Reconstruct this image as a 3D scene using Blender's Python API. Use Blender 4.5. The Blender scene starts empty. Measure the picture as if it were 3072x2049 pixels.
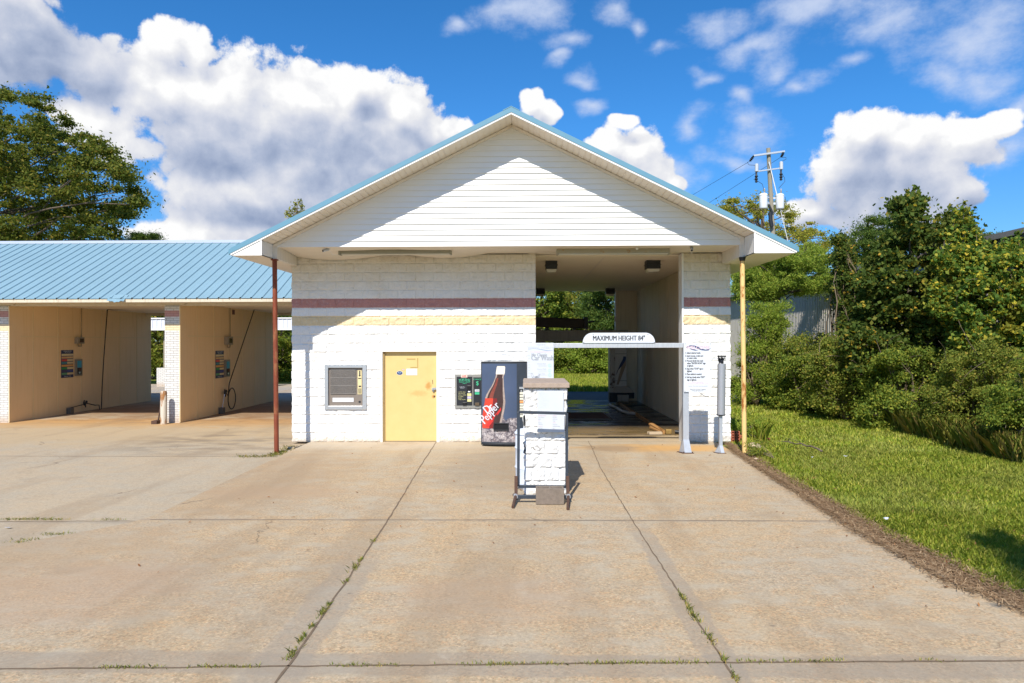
import bpy, math, random
import numpy as np
from mathutils import Vector, Matrix

sc = bpy.context.scene
col = sc.collection
PI = math.pi
R = math.radians

# ------------------------------------------------------------------ camera
CAM_Y, CAM_Z, FPX = -15.47, 2.26, 2048.0
_th, _ph, _pt = math.atan(39 / 2048), R(.12), R(.07)
_f = np.array([-math.sin(_th), math.cos(_th), 0]); _r = np.array([math.cos(_th), math.sin(_th), 0]); _z = np.array([0, 0, 1.])
_f2 = _f * math.cos(_pt) + _z * math.sin(_pt); _u0 = _z * math.cos(_pt) - _f * math.sin(_pt)
_u = _u0 * math.cos(_ph) + _r * math.sin(_ph); _rr = _r * math.cos(_ph) - _u0 * math.sin(_ph)
_C = np.array([0, CAM_Y, CAM_Z])
def ray(px, py): return _f2 * FPX + _rr * (px - 1536) + _u * (1024.5 - py)
def W(px, py, y=0.):                 # survey point of the photograph on the plane y
    d = ray(px, py); return Vector(_C + d * ((y - CAM_Y) / d[1]))
def G(px, py, z=0.):                 # ... on the ground
    d = ray(px, py); return Vector(_C + d * ((z - CAM_Z) / d[2]))
def XP(px, py, x):                   # ... on a plane of constant x
    d = ray(px, py); return Vector(_C + d * (x / d[0]))
cam = bpy.data.cameras.new('camera'); camo = bpy.data.objects.new('camera', cam); col.objects.link(camo)
cam.sensor_width = 36; cam.lens = 24; cam.clip_end = 6000; cam.clip_start = .05
M = Matrix(((_rr[0], _u[0], -_f2[0], _C[0]), (_rr[1], _u[1], -_f2[1], _C[1]), (_rr[2], _u[2], -_f2[2], _C[2]), (0, 0, 0, 1)))
camo.matrix_world = M; sc.camera = camo

# ------------------------------------------------------------------ node helper
class NT:
    def __init__(s, tree): s.t = tree; tree.nodes.clear()
    def n(s, typ, ins=None, **kw):
        nd = s.t.nodes.new(typ)
        for k, v in kw.items(): setattr(nd, k, v)
        for k, v in (ins or {}).items(): s.put(nd.inputs[k], v)
        return nd
    def put(s, inp, v):
        if isinstance(v, bpy.types.NodeSocket): s.t.links.new(v, inp)
        elif v is not None:
            if isinstance(v, (tuple, list)) and len(v) == 3 and inp.type == 'RGBA': v = (*v, 1)
            inp.default_value = v
    def m(s, op, a, b=None, c=None, clamp=False):
        nd = s.n('ShaderNodeMath', {0: a, 1: b, 2: c}, operation=op); nd.use_clamp = clamp; return nd.outputs[0]
    def vm(s, op, a, b=None, c=None):
        nd = s.n('ShaderNodeVectorMath', {0: a, 1: b}, operation=op)
        if c is not None: s.put(nd.inputs[2], c)
        return nd.outputs[1] if op in ('LENGTH', 'DISTANCE', 'DOT_PRODUCT') else nd.outputs[0]
    def mix(s, f, a, b, blend='MIX'):
        nd = s.n('ShaderNodeMix', data_type='RGBA', blend_type=blend); nd.clamp_factor = True
        s.put(nd.inputs[0], f); s.put(nd.inputs[6], a); s.put(nd.inputs[7], b); return nd.outputs[2]
    def noise(s, vec, scale, detail=4, rough=.55, out=0, dist=0.):
        nd = s.n('ShaderNodeTexNoise', {'Vector': vec, 'Scale': scale, 'Detail': detail, 'Roughness': rough, 'Distortion': dist}); return nd.outputs[out]
    def vor(s, vec, scale, out='Distance', feature='F1', detail=0., rnd=1.):
        nd = s.n('ShaderNodeTexVoronoi', {'Vector': vec, 'Scale': scale, 'Randomness': rnd}, feature=feature)
        if feature not in ('DISTANCE_TO_EDGE',) or True:
            try: nd.inputs['Detail'].default_value = detail
            except Exception: pass
        return nd.outputs[out]
    def step(s, x, a, b):            # smooth 0..1 from a to b
        nd = s.n('ShaderNodeMapRange', {0: x, 1: a, 2: b, 3: 0., 4: 1.}, interpolation_type='SMOOTHSTEP'); return nd.outputs[0]
    def ramp(s, fac, stops, interp='LINEAR'):
        nd = s.n('ShaderNodeValToRGB', {0: fac}); cr = nd.color_ramp; cr.interpolation = interp
        while len(cr.elements) < len(stops): cr.elements.new(.5)
        for e, (p, c) in zip(cr.elements, stops): e.position = p; e.color = (*c, 1)
        return nd.outputs[0]
    def pos(s): return s.n('ShaderNodeTexCoord').outputs['Object']
    def xyz(s, v): return s.n('ShaderNodeSeparateXYZ', {0: v}).outputs
    def scl(s, v, k): return s.vm('MULTIPLY', v, k)
    def bump(s, h, strength, dist=.01, normal=None):
        nd = s.n('ShaderNodeBump', {'Strength': strength, 'Distance': dist, 'Height': h})
        if normal: s.put(nd.inputs['Normal'], normal)
        return nd.outputs[0]
    def out(s, color, rough=.6, metal=0., normal=None, spec=.4, extra=None):
        p = s.n('ShaderNodeBsdfPrincipled', {'Base Color': color, 'Roughness': rough, 'Metallic': metal, 'Specular IOR Level': spec})
        if normal: s.put(p.inputs['Normal'], normal)
        for k, v in (extra or {}).items(): s.put(p.inputs[k], v)
        s.n('ShaderNodeOutputMaterial', {0: p.outputs[0]}); return p

# ------------------------------------------------------------------ sky, sun, exposure
SUN_DIR = Vector((.22, 1, -1.0)).normalized()          # the way the light travels
SUN_EL = math.asin(-SUN_DIR.z); SUN_AZ = math.atan2(-SUN_DIR.x, -SUN_DIR.y)
SKY_STRENGTH = .12
sun = bpy.data.lights.new('sun', 'SUN'); suno = bpy.data.objects.new('sun', sun); col.objects.link(suno)
sun.energy = 3.5; sun.angle = R(.5); sun.color = (1, .95, .87)
suno.rotation_euler = SUN_DIR.to_track_quat('-Z', 'Y').to_euler(); suno.location = (-6, -30, 30)
sc.view_settings.view_transform = 'Standard'; sc.view_settings.look = 'None'; sc.view_settings.gamma = 1
sc.view_settings.use_curve_mapping = False; sc.view_settings.exposure = .84
sc.cycles.use_denoising = True; sc.cycles.max_bounces = 8; sc.cycles.transparent_max_bounces = 12

# cumulus: px, py, half width, half height, as seen; turned into azimuth / elevation below
PUFFS = [(505,125,80,85),(590,150,80,90),(430,250,190,130),(640,300,210,180),(700,250,110,130),(900,300,170,140),(1060,300,190,120),(1190,340,140,120),
 (1310,400,130,70),(1400,385,50,40),(700,420,260,150),(960,430,300,190),(1150,470,240,170),(760,610,300,130),(1050,600,290,140),(510,700,140,45),
 (270,360,120,90),(360,440,90,70),(20,110,270,190),(280,200,160,120),(700,700,280,50),
 (1590,310,42,45),(1640,350,45,48),(1830,440,75,70),(1910,450,90,90),(1950,510,85,65),(2000,545,70,35),(1880,362,50,26),
 (2600,400,140,85),(2740,410,170,85),(2560,500,170,120),(2700,500,230,130),(2870,430,140,80),(2640,610,230,130),(2860,580,130,60),(2990,370,90,50),(2430,640,120,45)]
BASES = [(90,130,260,120),(280,210,130,70),(1010,455,330,60),(830,440,160,60),(1120,330,40,45),(870,660,260,60),(1080,600,200,90),(2640,620,190,90),(2600,530,90,70),(2480,650,90,30),(620,480,120,60),(1300,470,90,60),(2900,600,80,30)]
WISPS = [(1560,30,150,85),(1690,140,70,60),(1840,50,70,60),(1915,90,40,50),(2000,160,80,30),(2170,90,110,55),(2260,150,130,50),(2330,220,70,80),(2230,290,70,45),
 (2440,20,230,70),(2680,50,240,100),(2900,110,240,140),(2970,210,160,90),(2850,230,110,70),(3010,450,110,70),(2060,370,50,90),(2230,390,120,80),(2200,490,120,45),(2010,560,120,60),(1370,70,60,45),(1740,250,55,30),(2420,250,90,45),(2560,180,80,40),(3040,300,70,60),(2120,230,60,30),(1660,200,45,25),(1800,330,50,35),(1375,60,50,30),(1500,20,90,60)]
def azel(px, py):
    d = ray(px, py); d = d / np.linalg.norm(d); return math.atan2(d[0], d[1]), math.asin(d[2])
world = bpy.data.worlds.new('World'); sc.world = world; world.use_nodes = True
w = NT(world.node_tree)
sky = w.n('ShaderNodeTexSky', sky_type='NISHITA', sun_disc=False, sun_elevation=SUN_EL, sun_rotation=SUN_AZ, altitude=0, air_density=1.0, dust_density=.25, ozone_density=2.0).outputs[0]
hs = w.n('ShaderNodeHueSaturation', {'Hue': .497, 'Saturation': 1.38, 'Value': .68, 'Color': sky}).outputs[0]
dv = w.n('ShaderNodeTexCoord').outputs['Generated']
X_, Y_, Z_ = w.xyz(dv)
hs = w.mix(1.0, hs, w.ramp(Z_, [(0, (.42, .60, .86)), (.12, (.50, .72, .98)), (.30, (.72, .93, 1.15)), (.55, (1.0, 1.0, 1.12))]), 'MULTIPLY')
P0 = w.n('ShaderNodeCombineXYZ', {0: w.m('ARCTAN2', X_, Y_), 1: w.m('ARCSINE', Z_), 2: 0.}).outputs[0]
def cloud_group(name, blobs, warp, amp, seed, stretch=(1, 1, 1), det=4, billow=0.):
    g = bpy.data.node_groups.new(name, 'ShaderNodeTree')
    g.interface.new_socket('P', in_out='INPUT', socket_type='NodeSocketVector')
    g.interface.new_socket('D', in_out='OUTPUT', socket_type='NodeSocketFloat')
    q = NT(g); gi = q.n('NodeGroupInput').outputs[0]
    ps = q.vm('MULTIPLY', gi, stretch)
    wc = q.noise(q.vm('ADD', ps, (seed, 0, 0)), 9, 2, .55, 1)
    P = q.vm('ADD', gi, q.scl(q.vm('SUBTRACT', wc, (.5, .5, .5)), (warp, warp, 0)))
    acc = None
    for px, py, rx, ry in blobs:
        a, e = azel(px, py); a2, _ = azel(px + rx, py); _, e2 = azel(px, py - ry)
        ir = (1 / abs(a2 - a), 1 / abs(e2 - e), 0)
        l = q.vm('LENGTH', q.vm('MULTIPLY_ADD', P, ir, (-a * ir[0], -e * ir[1], 0)))
        acc = l if acc is None else q.n('ShaderNodeMath', {0: acc, 1: l, 2: .35}, operation='SMOOTH_MIN').outputs[0]
    n1 = q.noise(q.vm('ADD', ps, (seed, 3, 0)), 12, det, .68, 0)
    d = q.m('MULTIPLY', q.m('SUBTRACT', 1.0, acc), 1.0)
    d = q.m('ADD', d, q.m('MULTIPLY', q.m('SUBTRACT', n1, .5), amp))
    if billow:
        b = q.m('ABSOLUTE', q.m('SUBTRACT', q.noise(q.vm('ADD', P, (seed, 7, 0)), 17, 2, .5, 0), .5))
        d = q.m('ADD', d, q.m('MULTIPLY', q.m('SUBTRACT', .10, b), -billow))
    q.n('NodeGroupOutput', {0: d}); return g
gA = cloud_group('cumulus_field', PUFFS, .03, 1.35, 2.7, det=6, billow=1.7); gB = cloud_group('wisp_field', WISPS, .09, 2.1, 9.1, (1.0, 1.5, 1), det=5); gC = cloud_group('shadow_field', BASES, .05, .9, 5.2, det=3)
def field(g, p): nd = w.n('ShaderNodeGroup', {}); nd.node_tree = g; w.put(nd.inputs[0], p); return nd.outputs[0]
dA = field(gA, P0); dA2 = field(gA, w.vm('ADD', P0, (-.014, .026, 0)))
dB = field(gB, P0); dC = field(gC, P0)
aA = w.step(dA, -.08, .16); aB = w.m('MULTIPLY', w.step(dB, -.15, 1.25), .8)
soft = w.noise(w.vm('ADD', P0, (1.3, 0, 0)), 11, 3, .55)
lit = w.m('ADD', .78, w.m('MULTIPLY', w.m('SUBTRACT', dA, dA2), .50))
lit = w.m('SUBTRACT', lit, w.m('MULTIPLY', w.step(dC, -1.0, .9), .56))
lit = w.m('ADD', lit, w.m('MULTIPLY', w.m('SUBTRACT', soft, .5), .30), None, True)
BR = 1 / SKY_STRENGTH
def k(c, s=.93): return tuple(x * BR * s for x in c)
cA = w.ramp(lit, [(0, k((.17, .215, .32))), (.3, k((.27, .31, .405))), (.6, k((.40, .42, .48))), (.85, k((.51, .515, .535))), (1, k((.60, .60, .60)))])
base = w.mix(w.m('MULTIPLY', aB, w.m('SUBTRACT', 1.0, aA)), hs, k((.40, .45, .56)))
base = w.mix(aA, base, cA)
bg = w.n('ShaderNodeBackground', {0: base, 1: SKY_STRENGTH})
w.n('ShaderNodeOutputWorld', {0: bg.outputs[0]})
world.cycles.sampling_method = 'MANUAL'; world.cycles.sample_map_resolution = 512

# ------------------------------------------------------------------ mesh helpers
rng = np.random.default_rng(7); random.seed(7)
class MB:
    def __init__(s, M=None): s.v = []; s.f = []; s.mi = []; s.M = M
    def add(s, vs, fs, m=0):
        k0 = len(s.v)
        for p in vs: s.v.append(tuple(s.M @ Vector(p)) if s.M else tuple(p))
        for f in fs: s.f.append(tuple(i + k0 for i in f)); s.mi.append(m)
    def box(s, x0, x1, y0, y1, z0, z1, m=0):
        s.add([(x0,y0,z0),(x1,y0,z0),(x1,y1,z0),(x0,y1,z0),(x0,y0,z1),(x1,y0,z1),(x1,y1,z1),(x0,y1,z1)],
              [(0,3,2,1),(4,5,6,7),(0,1,5,4),(1,2,6,5),(2,3,7,6),(3,0,4,7)], m)
    def bar(s, a, b, wd, dp, m=0, up=(0, 0, 1)):       # rectangular bar between two points
        a, b = Vector(a), Vector(b); t = (b - a).normalized(); u = Vector(up)
        if abs(t.dot(u)) > .98: u = Vector((0, 1, 0))
        sx = t.cross(u).normalized() * wd / 2; sz = sx.cross(t).normalized() * dp / 2
        vs = [p + i * sx + j * sz for p in (a, b) for i, j in ((-1,-1),(1,-1),(1,1),(-1,1))]
        s.add(vs, [(0,1,2,3),(7,6,5,4),(0,4,5,1),(1,5,6,2),(2,6,7,3),(3,7,4,0)], m)
    def tube(s, pts, r, n=8, m=0, cap=True):
        pts = [Vector(p) for p in pts]; rs = [r] * len(pts) if isinstance(r, (int, float)) else list(r)
        vs = []; px = None
        for i, p in enumerate(pts):
            t = (pts[min(i+1, len(pts)-1)] - pts[max(i-1, 0)])
            t = t.normalized() if t.length > 1e-9 else Vector((0, 0, 1))
            if px is None:
                px = t.orthogonal().normalized()
            px = (px - t * px.dot(t)); px = px.normalized() if px.length > 1e-6 else t.orthogonal().normalized()
            q = t.cross(px)
            for j in range(n):
                a = 2 * PI * j / n; vs.append(p + (px * math.cos(a) + q * math.sin(a)) * rs[i])
        fs = [(i*n+j, i*n+(j+1) % n, (i+1)*n+(j+1) % n, (i+1)*n+j) for i in range(len(pts)-1) for j in range(n)]
        if cap: fs += [tuple(range(n))[::-1], tuple(range((len(pts)-1)*n, len(pts)*n))]
        s.add(vs, fs, m)
    def cyl(s, a, b, r, n=16, m=0, r2=None): s.tube([a, b], [r, r if r2 is None else r2], n, m)
    def lathe(s, c, prof, n=20, m=0):                  # (r, z) profile round a vertical axis
        s.tube([(c[0], c[1], c[2] + z) for r, z in prof], [r for r, z in prof], n, m)
    def prism(s, poly, y0, y1, m=0):                   # polygon in x, z pushed along y
        n = len(poly); s.add([(x, y0, z) for x, z in poly] + [(x, y1, z) for x, z in poly],
            [tuple(range(n)), tuple(range(n, 2*n))[::-1]] + [(i, i+n, (i+1) % n + n, (i+1) % n) for i in range(n)], m)
    def slab(s, poly, z0, z1, m=0):                    # polygon in x, y pushed along z
        n = len(poly); s.add([(x, y, z0) for x, y in poly] + [(x, y, z1) for x, y in poly],
            [tuple(range(n))[::-1], tuple(range(n, 2*n))] + [(i, (i+1) % n, (i+1) % n + n, i+n) for i in range(n)], m)
    def text(s, txt, x, z, size, y=0., m=0, align='CENTER', rot=0., sx=1., sz=1., fn=None, bold=0.):
        for i_, off in enumerate((-bold, -bold / 2, 0, bold / 2, bold) if bold else (0,)):
          s._text(txt, x, z, size, y + (.0002 * (i_ - 2) if bold else 0), m, align, rot, sx, sz, fn, off)
    def _text(s, txt, x, z, size, y, m, align, rot, sx, sz, fn, off):
        vs, fs = text_geo(txt, align); c, sn = math.cos(rot), math.sin(rot); o = []
        for a, b in vs:
            a, b = (a + off) * size * sx, b * size * sz; a, b = x + a * c - b * sn, z + a * sn + b * c
            o.append(fn(a, b) if fn else (a, y, b))
        s.add(o, fs, m)
    def build(s, name, mats, parent=None, smooth=False, bevel=0., kind=None):
        me = bpy.data.meshes.new(name); me.from_pydata(s.v, [], s.f)
        for mt in (mats if isinstance(mats, (list, tuple)) else [mats]): me.materials.append(mt)
        if max(s.mi or [0]): me.polygons.foreach_set('material_index', s.mi)
        return finish(me, name, parent, smooth, bevel, kind)
def finish(me, name, parent=None, smooth=False, bevel=0., kind=None):
    me.update()
    if smooth: me.shade_smooth() if hasattr(me, 'shade_smooth') else me.polygons.foreach_set('use_smooth', [True] * len(me.polygons))
    o = bpy.data.objects.new(name, me); col.objects.link(o)
    if smooth == 'auto':
        try: me.set_sharp_from_angle(angle=R(35))
        except Exception: pass
    if bevel:
        b = o.modifiers.new('bevel', 'BEVEL'); b.width = bevel; b.segments = 2; b.limit_method = 'ANGLE'; b.angle_limit = R(40)
    if parent:
        o.parent = parent
        loc = parent['_loc'] if '_loc' in parent else (0, 0, 0)
        o.matrix_parent_inverse = Matrix.Translation(Vector(loc)).inverted()
    if kind: o['kind'] = kind
    return o
def mesh_np(name, verts, k_, mats, parent=None, kind=None, smooth=False):   # verts: (n*k_, 3); loose faces of k_ corners
    n = len(verts) // k_
    me = bpy.data.meshes.new(name); me.vertices.add(n * k_); me.vertices.foreach_set('co', np.ascontiguousarray(verts, dtype=np.float32).ravel())
    me.loops.add(n * k_); me.loops.foreach_set('vertex_index', np.arange(n * k_, dtype=np.int32))
    me.polygons.add(n); me.polygons.foreach_set('loop_start', np.arange(0, n * k_, k_, dtype=np.int32))
    try: me.polygons.foreach_set('loop_total', np.full(n, k_, dtype=np.int32))
    except Exception: pass
    me.materials.append(mats); me.update(calc_edges=True); me.validate()
    return finish(me, name, parent, smooth, 0, kind)
_tc = {}
def text_geo(t, align='CENTER', bold=0.):
    key = (t, align, bold)
    if key not in _tc:
        cu = bpy.data.curves.new('t', 'FONT'); cu.body = t; cu.align_x = align; cu.resolution_u = 2; cu.offset = bold
        ob = bpy.data.objects.new('t', cu); col.objects.link(ob)
        dg = bpy.context.evaluated_depsgraph_get(); me = bpy.data.meshes.new_from_object(ob.evaluated_get(dg))
        _tc[key] = ([(v.co.x, v.co.y) for v in me.vertices], [tuple(p.vertices) for p in me.polygons])
        bpy.data.objects.remove(ob); bpy.data.curves.remove(cu); bpy.data.meshes.remove(me)
    return _tc[key]
def thing(name, label, cat, loc=(0, 0, 0), group=None):
    o = bpy.data.objects.new(name, None); col.objects.link(o); o.location = loc; o['_loc'] = tuple(loc)
    return tag(o, label, cat, group)
def tag(o, label, cat, group=None):
    o['label'] = label; o['category'] = cat
    if group: o['group'] = group
    return o
def lab(o, label): o['label'] = label; return o
# value noise for shaping
def _h(i, j, s):
    n = (i.astype(np.int64) * 374761393 + j.astype(np.int64) * 668265263 + s * 1442695041) & 0xffffffff
    n = ((n ^ (n >> 13)) * 1274126177) & 0xffffffff
    return ((n ^ (n >> 16)) & 0xffff) / 65535.
def vn(x, y, s=0):
    i, j = np.floor(x), np.floor(y); fx, fy = x - i, y - j; fx, fy = fx*fx*(3-2*fx), fy*fy*(3-2*fy)
    a, b, c, d = _h(i, j, s), _h(i+1, j, s), _h(i, j+1, s), _h(i+1, j+1, s)
    return (a*(1-fx)+b*fx)*(1-fy) + (c*(1-fx)+d*fx)*fy
def fbm(x, y, s=0, o=4):
    t, a, n = 0, .5, 0
    for q in range(o): t = t + a * vn(x * 2**q + q*17.3, y * 2**q + q*5.1, s + q); n += a; a *= .55
    return t / n

# ------------------------------------------------------------------ materials
def newmat(name): m = bpy.data.materials.new(name); m.use_nodes = True; return m, NT(m.node_tree)
def mat(name, c, rough=.6, metal=0., var=.12, scale=6., bump=0., bscale=60., rust=None, rust_at=.6, rscale=5., spec=.4, stretch=(1, 1, 1), streak=None):
    m, q = newmat(name); p = q.vm('MULTIPLY', q.pos(), stretch)
    n = q.noise(p, scale, 5, .6)
    cc = q.mix(n, tuple(x * (1 - var) for x in c), tuple(min(1, x * (1 + var)) for x in c))
    if streak:                                           # dirt that has run down the thing
        s_ = q.noise(q.vm('MULTIPLY', q.pos(), (7, 7, .35)), 1.6, 4, .6)
        cc = q.mix(q.m('MULTIPLY', q.step(s_, .5, .78), streak[1]), cc, streak[0])
    rg = rough
    if rust:
        rn = q.noise(p, rscale, 8, .68); f = q.step(rn, rust_at - .05, rust_at + .07)
        cc = q.mix(f, cc, q.mix(q.noise(p, rscale * 4, 4), tuple(x * .55 for x in rust), rust)); rg = q.m('ADD', q.m('MULTIPLY', f, .85 - rough), rough)
    nm = q.bump(q.noise(p, bscale, 5, .65), bump, .01) if bump else None
    q.out(cc, rg, metal, nm, spec); return m
DIRT = (.30, .25, .19)
M_white = mat('white_vinyl', (.76, .75, .72), .45, var=.05, scale=2, streak=((.52, .48, .42), .25))
M_siding = mat('gable_vinyl', (.78, .77, .74), .42, var=.05, scale=1.5)
M_soffit = mat('soffit_vinyl', (.78, .71, .61), .5, var=.08, scale=1.2, streak=((.45, .38, .29), .25))
M_cream = mat('cream_paint', (.60, .53, .40), .55, var=.12, scale=3, streak=((.36, .27, .17), .5))
M_trimblue = mat('blue_trim', (.125, .27, .36), .38, var=.08, scale=3)
M_roofblue = mat('pale_blue_roof', (.215, .335, .39), .42, var=.10, scale=1.1, streak=((.16, .25, .28), .3))
M_roofwhite = mat('ridge_metal', (.43, .48, .55), .4, var=.05)
M_rustpost = mat('rust_primer', (.20, .045, .018), .7, var=.4, scale=9, rust=(.32, .12, .05), rust_at=.56, rscale=9, stretch=(1, 1, .35), bump=.25)
M_yelpost = mat('yellow_paint', (.72, .50, .20), .55, var=.12, scale=6, rust=(.42, .15, .03), rust_at=.545, rscale=11, stretch=(1, 1, .28), bump=.2)
M_alu = mat('galvanised', (.52, .54, .57), .45, .55, var=.15, scale=14)
M_steel = mat('brushed_steel', (.56, .57, .58), .36, .75, var=.1, scale=3, stretch=(1, 1, 12))
M_dark = mat('dark_plastic', (.018, .02, .024), .45, var=.3, scale=20)
M_black = mat('black_paint', (.035, .045, .06), .45, var=.3, scale=12)
M_rubber = mat('hose_rubber', (.012, .012, .013), .6, var=.2)
M_rust = mat('rusty_iron', (.085, .045, .03), .85, var=.5, scale=25, bump=.5)
M_brass = mat('worn_brass', (.42, .28, .10), .4, .6, var=.3, scale=20)
M_print = mat('black_print', (.025, .025, .03), .6, var=.05)
M_fadeprint = mat('faded_grey_print', (.33, .35, .38), .6, var=.05)
M_pink = mat('faded_pink_print', (.66, .42, .48), .6, var=.05)
M_palegreen = mat('pale_green_print', (.35, .60, .48), .6, var=.05)
M_navyprint = mat('navy_print', (.03, .055, .14), .6, var=.1)
M_signwhite = mat('sign_white', (.60, .625, .66), .35, var=.03, scale=4)
M_fadesign = mat('faded_sign_white', (.56, .585, .62), .4, var=.06, scale=6)
M_tanpanel = mat('tan_panel', (.76, .555, .31), .62, var=.08, scale=1.1, streak=((.60, .39, .17), .4))
M_trimtan = mat('tan_joint_trim', (.70, .54, .30), .55, var=.08)
M_tunnelwall = mat('tunnel_wall', (.70, .60, .45), .6, var=.12, scale=1.3, streak=((.44, .34, .22), .6))
M_tunnelceil = mat('tunnel_ceiling', (.84, .76, .62), .6, var=.06, scale=2)
M_barrel = mat('barrel_plastic', (.64, .70, .80), .42, var=.04)
M_cinder = mat('cinder_block', (.20, .16, .125), .95, var=.4, scale=22, bump=.8, bscale=90)
M_cap = mat('cap_stone', (.36, .28, .22), .9, var=.25, scale=14, bump=.5, bscale=70)
M_redbrick = mat('red_brick', (.42, .12, .065), .85, var=.25, scale=16, bump=.5)
M_stone = mat('pale_stone', (.46, .36, .24), .9, var=.2, scale=12, bump=.5)
M_red = mat('red_print', (.55, .03, .025), .5, var=.1)
M_glass = mat('dark_glass', (.02, .022, .025), .12, var=.1, spec=.6)
M_tubegrey = mat('grey_tube', (.36, .37, .39), .42, .35, var=.1, scale=3, stretch=(1, 1, .3))
M_bark = mat('bark', (.13, .10, .075), .95, var=.35, scale=10, bump=.7, bscale=30, stretch=(1, 1, .3))
M_twig = mat('shrub_twigs', (.20, .15, .10), .9, var=.3, scale=10)
M_palebark = mat('pale_bark', (.24, .21, .17), .9, var=.3, scale=10, bump=.5, stretch=(1, 1, .3))
M_pole = mat('weathered_pole', (.27, .24, .18), .9, var=.3, scale=12, stretch=(1, 1, .15), bump=.4)
M_wire = mat('wire', (.03, .03, .035), .6, var=.1)
M_lampcover = mat('lamp_cover', (.60, .57, .48), .35, var=.1)
M_bluefilm = mat('blue_sticker', (.03, .28, .45), .4, var=.3, scale=30)
M_fixture = mat('rusty_fixture', (.36, .33, .25), .5, var=.12, rust=(.40, .20, .06), rust_at=.62, rscale=6)
M_fixture2 = mat('dusty_fixture', (.27, .26, .20), .5, var=.15)

def concrete(name, tan, grey, seed, joints_x=(), joints_y=(), stains=(), rough=.85, agg=1.0, streak=None, smooth_back=None):
    m, q = newmat(name); p = q.pos(); x, y, z = q.xyz(p)
    ps = q.vm('ADD', p, (seed, seed * 2, 0))
    big = q.noise(ps, .55, 6, .62); mid = q.noise(q.vm('MULTIPLY', ps, (1, 1.6, 1)), 2.3, 6, .66)
    f = q.step(q.m('ADD', q.m('MULTIPLY', big, .6), q.m('MULTIPLY', mid, .45)), .40, .66)
    c = q.mix(f, grey, tan)
    # exposed aggregate: cream, brown and dark stones
    vc = q.vor(ps, 62, 'Color'); vcx = q.xyz(vc)[0]; fine = q.noise(ps, 150, 3, .7)
    peb = q.ramp(vcx, [(0, (.46, .36, .28)), (.3, (.80, .74, .64)), (.55, (1, .94, .84)), (.8, (1.12, .80, .56)), (1, (1.35, 1.28, 1.2))])
    ag = q.m('MULTIPLY', q.step(mid, .28, .60), .62 * agg)
    if smooth_back is not None: ag = q.m('MULTIPLY', ag, q.m('SUBTRACT', 1.0, q.m('MULTIPLY', q.step(y, smooth_back - 2.2, smooth_back + 1.0), .8)))
    c = q.mix(ag, c, q.mix(1.0, c, peb, 'MULTIPLY'))
    c = q.mix(.75, c, q.mix(1.0, c, q.ramp(fine, [(.25, (.74, .72, .70)), (.5, (1, 1, 1)), (.75, (1.22, 1.2, 1.16))]), 'MULTIPLY'))
    sp = q.noise(ps, 30, 4, .75); c = q.mix(.8, c, q.mix(1.0, c, q.ramp(sp, [(.30, (.80, .77, .73)), (.5, (1, 1, 1)), (.70, (1.17, 1.15, 1.12))]), 'MULTIPLY'))
    # trowelled grey borders along the joints
    wob = q.m('MULTIPLY', q.m('SUBTRACT', q.noise(ps, 1.7, 5, .65), .5), .22)
    for jx, wd, y1 in joints_x:
        d = q.m('ADD', q.m('ABSOLUTE', q.m('SUBTRACT', x, jx)), wob)
        b = q.m('MULTIPLY', q.m('SUBTRACT', 1.0, q.step(d, wd * .75, wd)), q.m('SUBTRACT', 1.0, q.step(y, y1 - 1.5, y1)))
        c = q.mix(q.m('MULTIPLY', b, .52), c, (.285, .24, .185))
    for jy, wd, st in joints_y:
        d = q.m('ADD', q.m('ABSOLUTE', q.m('SUBTRACT', y, jy)), wob)
        c = q.mix(q.m('MULTIPLY', q.m('SUBTRACT', 1.0, q.step(d, wd * .75, wd)), st), c, (.285, .24, .185))
    dn = q.noise(q.vm('MULTIPLY', ps, (.8, 1.8, 1)), 1.4, 7, .65)
    for (sx, sy, rx, ry, cc, st) in stains:
        l = q.vm('LENGTH', q.vm('MULTIPLY_ADD', p, (1 / rx, 1 / ry, 0), (-sx / rx, -sy / ry, 0)))
        e = q.m('ADD', q.m('SUBTRACT', 1.0, l), q.m('MULTIPLY', q.m('SUBTRACT', dn, .5), 2.2))
        c = q.mix(q.m('MULTIPLY', q.step(e, -.35, .6), st), c, cc)
    if streak:
        sn = q.noise(q.vm('MULTIPLY', q.vm('ADD', p, q.scl(p, (0, 0, 0))), streak[2]), 1.0, 5, .62)
        l = q.vm('LENGTH', q.vm('MULTIPLY_ADD', p, (1 / streak[4], 1 / streak[5], 0), (-streak[3][0] / streak[4], -streak[3][1] / streak[5], 0)))
        c = q.mix(q.m('MULTIPLY', q.m('MULTIPLY', q.step(sn, .44, .62), q.m('SUBTRACT', 1.0, q.step(l, .4, 1.0))), streak[1]), c, streak[0])
    # brown wheel-borne dirt in long faint lanes, hairline cracks
    ln = q.noise(q.vm('MULTIPLY', ps, (1.1, .16, 1)), 1.0, 5, .6)
    c = q.mix(q.m('MULTIPLY', q.step(ln, .48, .66), .30), c, (.25, .175, .105))
    dk = q.noise(q.vm('MULTIPLY', ps, (1, 1.5, 1)), .85, 6, .68, 0, .6)
    c = q.mix(q.m('MULTIPLY', q.step(dk, .55, .70), .42), c, (.30, .225, .145))
    c = q.mix(q.m('MULTIPLY', q.step(q.noise(ps, 3.1, 5, .7), .60, .72), .35), c, (.47, .40, .30))
    wv = q.vm('ADD', ps, q.scl(q.noise(ps, 1.3, 5, .6, 1), (.9, .9, 0)))
    ck = q.m('MULTIPLY', q.m('SUBTRACT', 1.0, q.step(q.vor(wv, .33, 'Distance', 'DISTANCE_TO_EDGE'), .0, .006)), q.step(q.noise(ps, .5, 3), .57, .66))
    c = q.mix(q.m('MULTIPLY', ck, .7), c, (.12, .085, .055))
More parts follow.
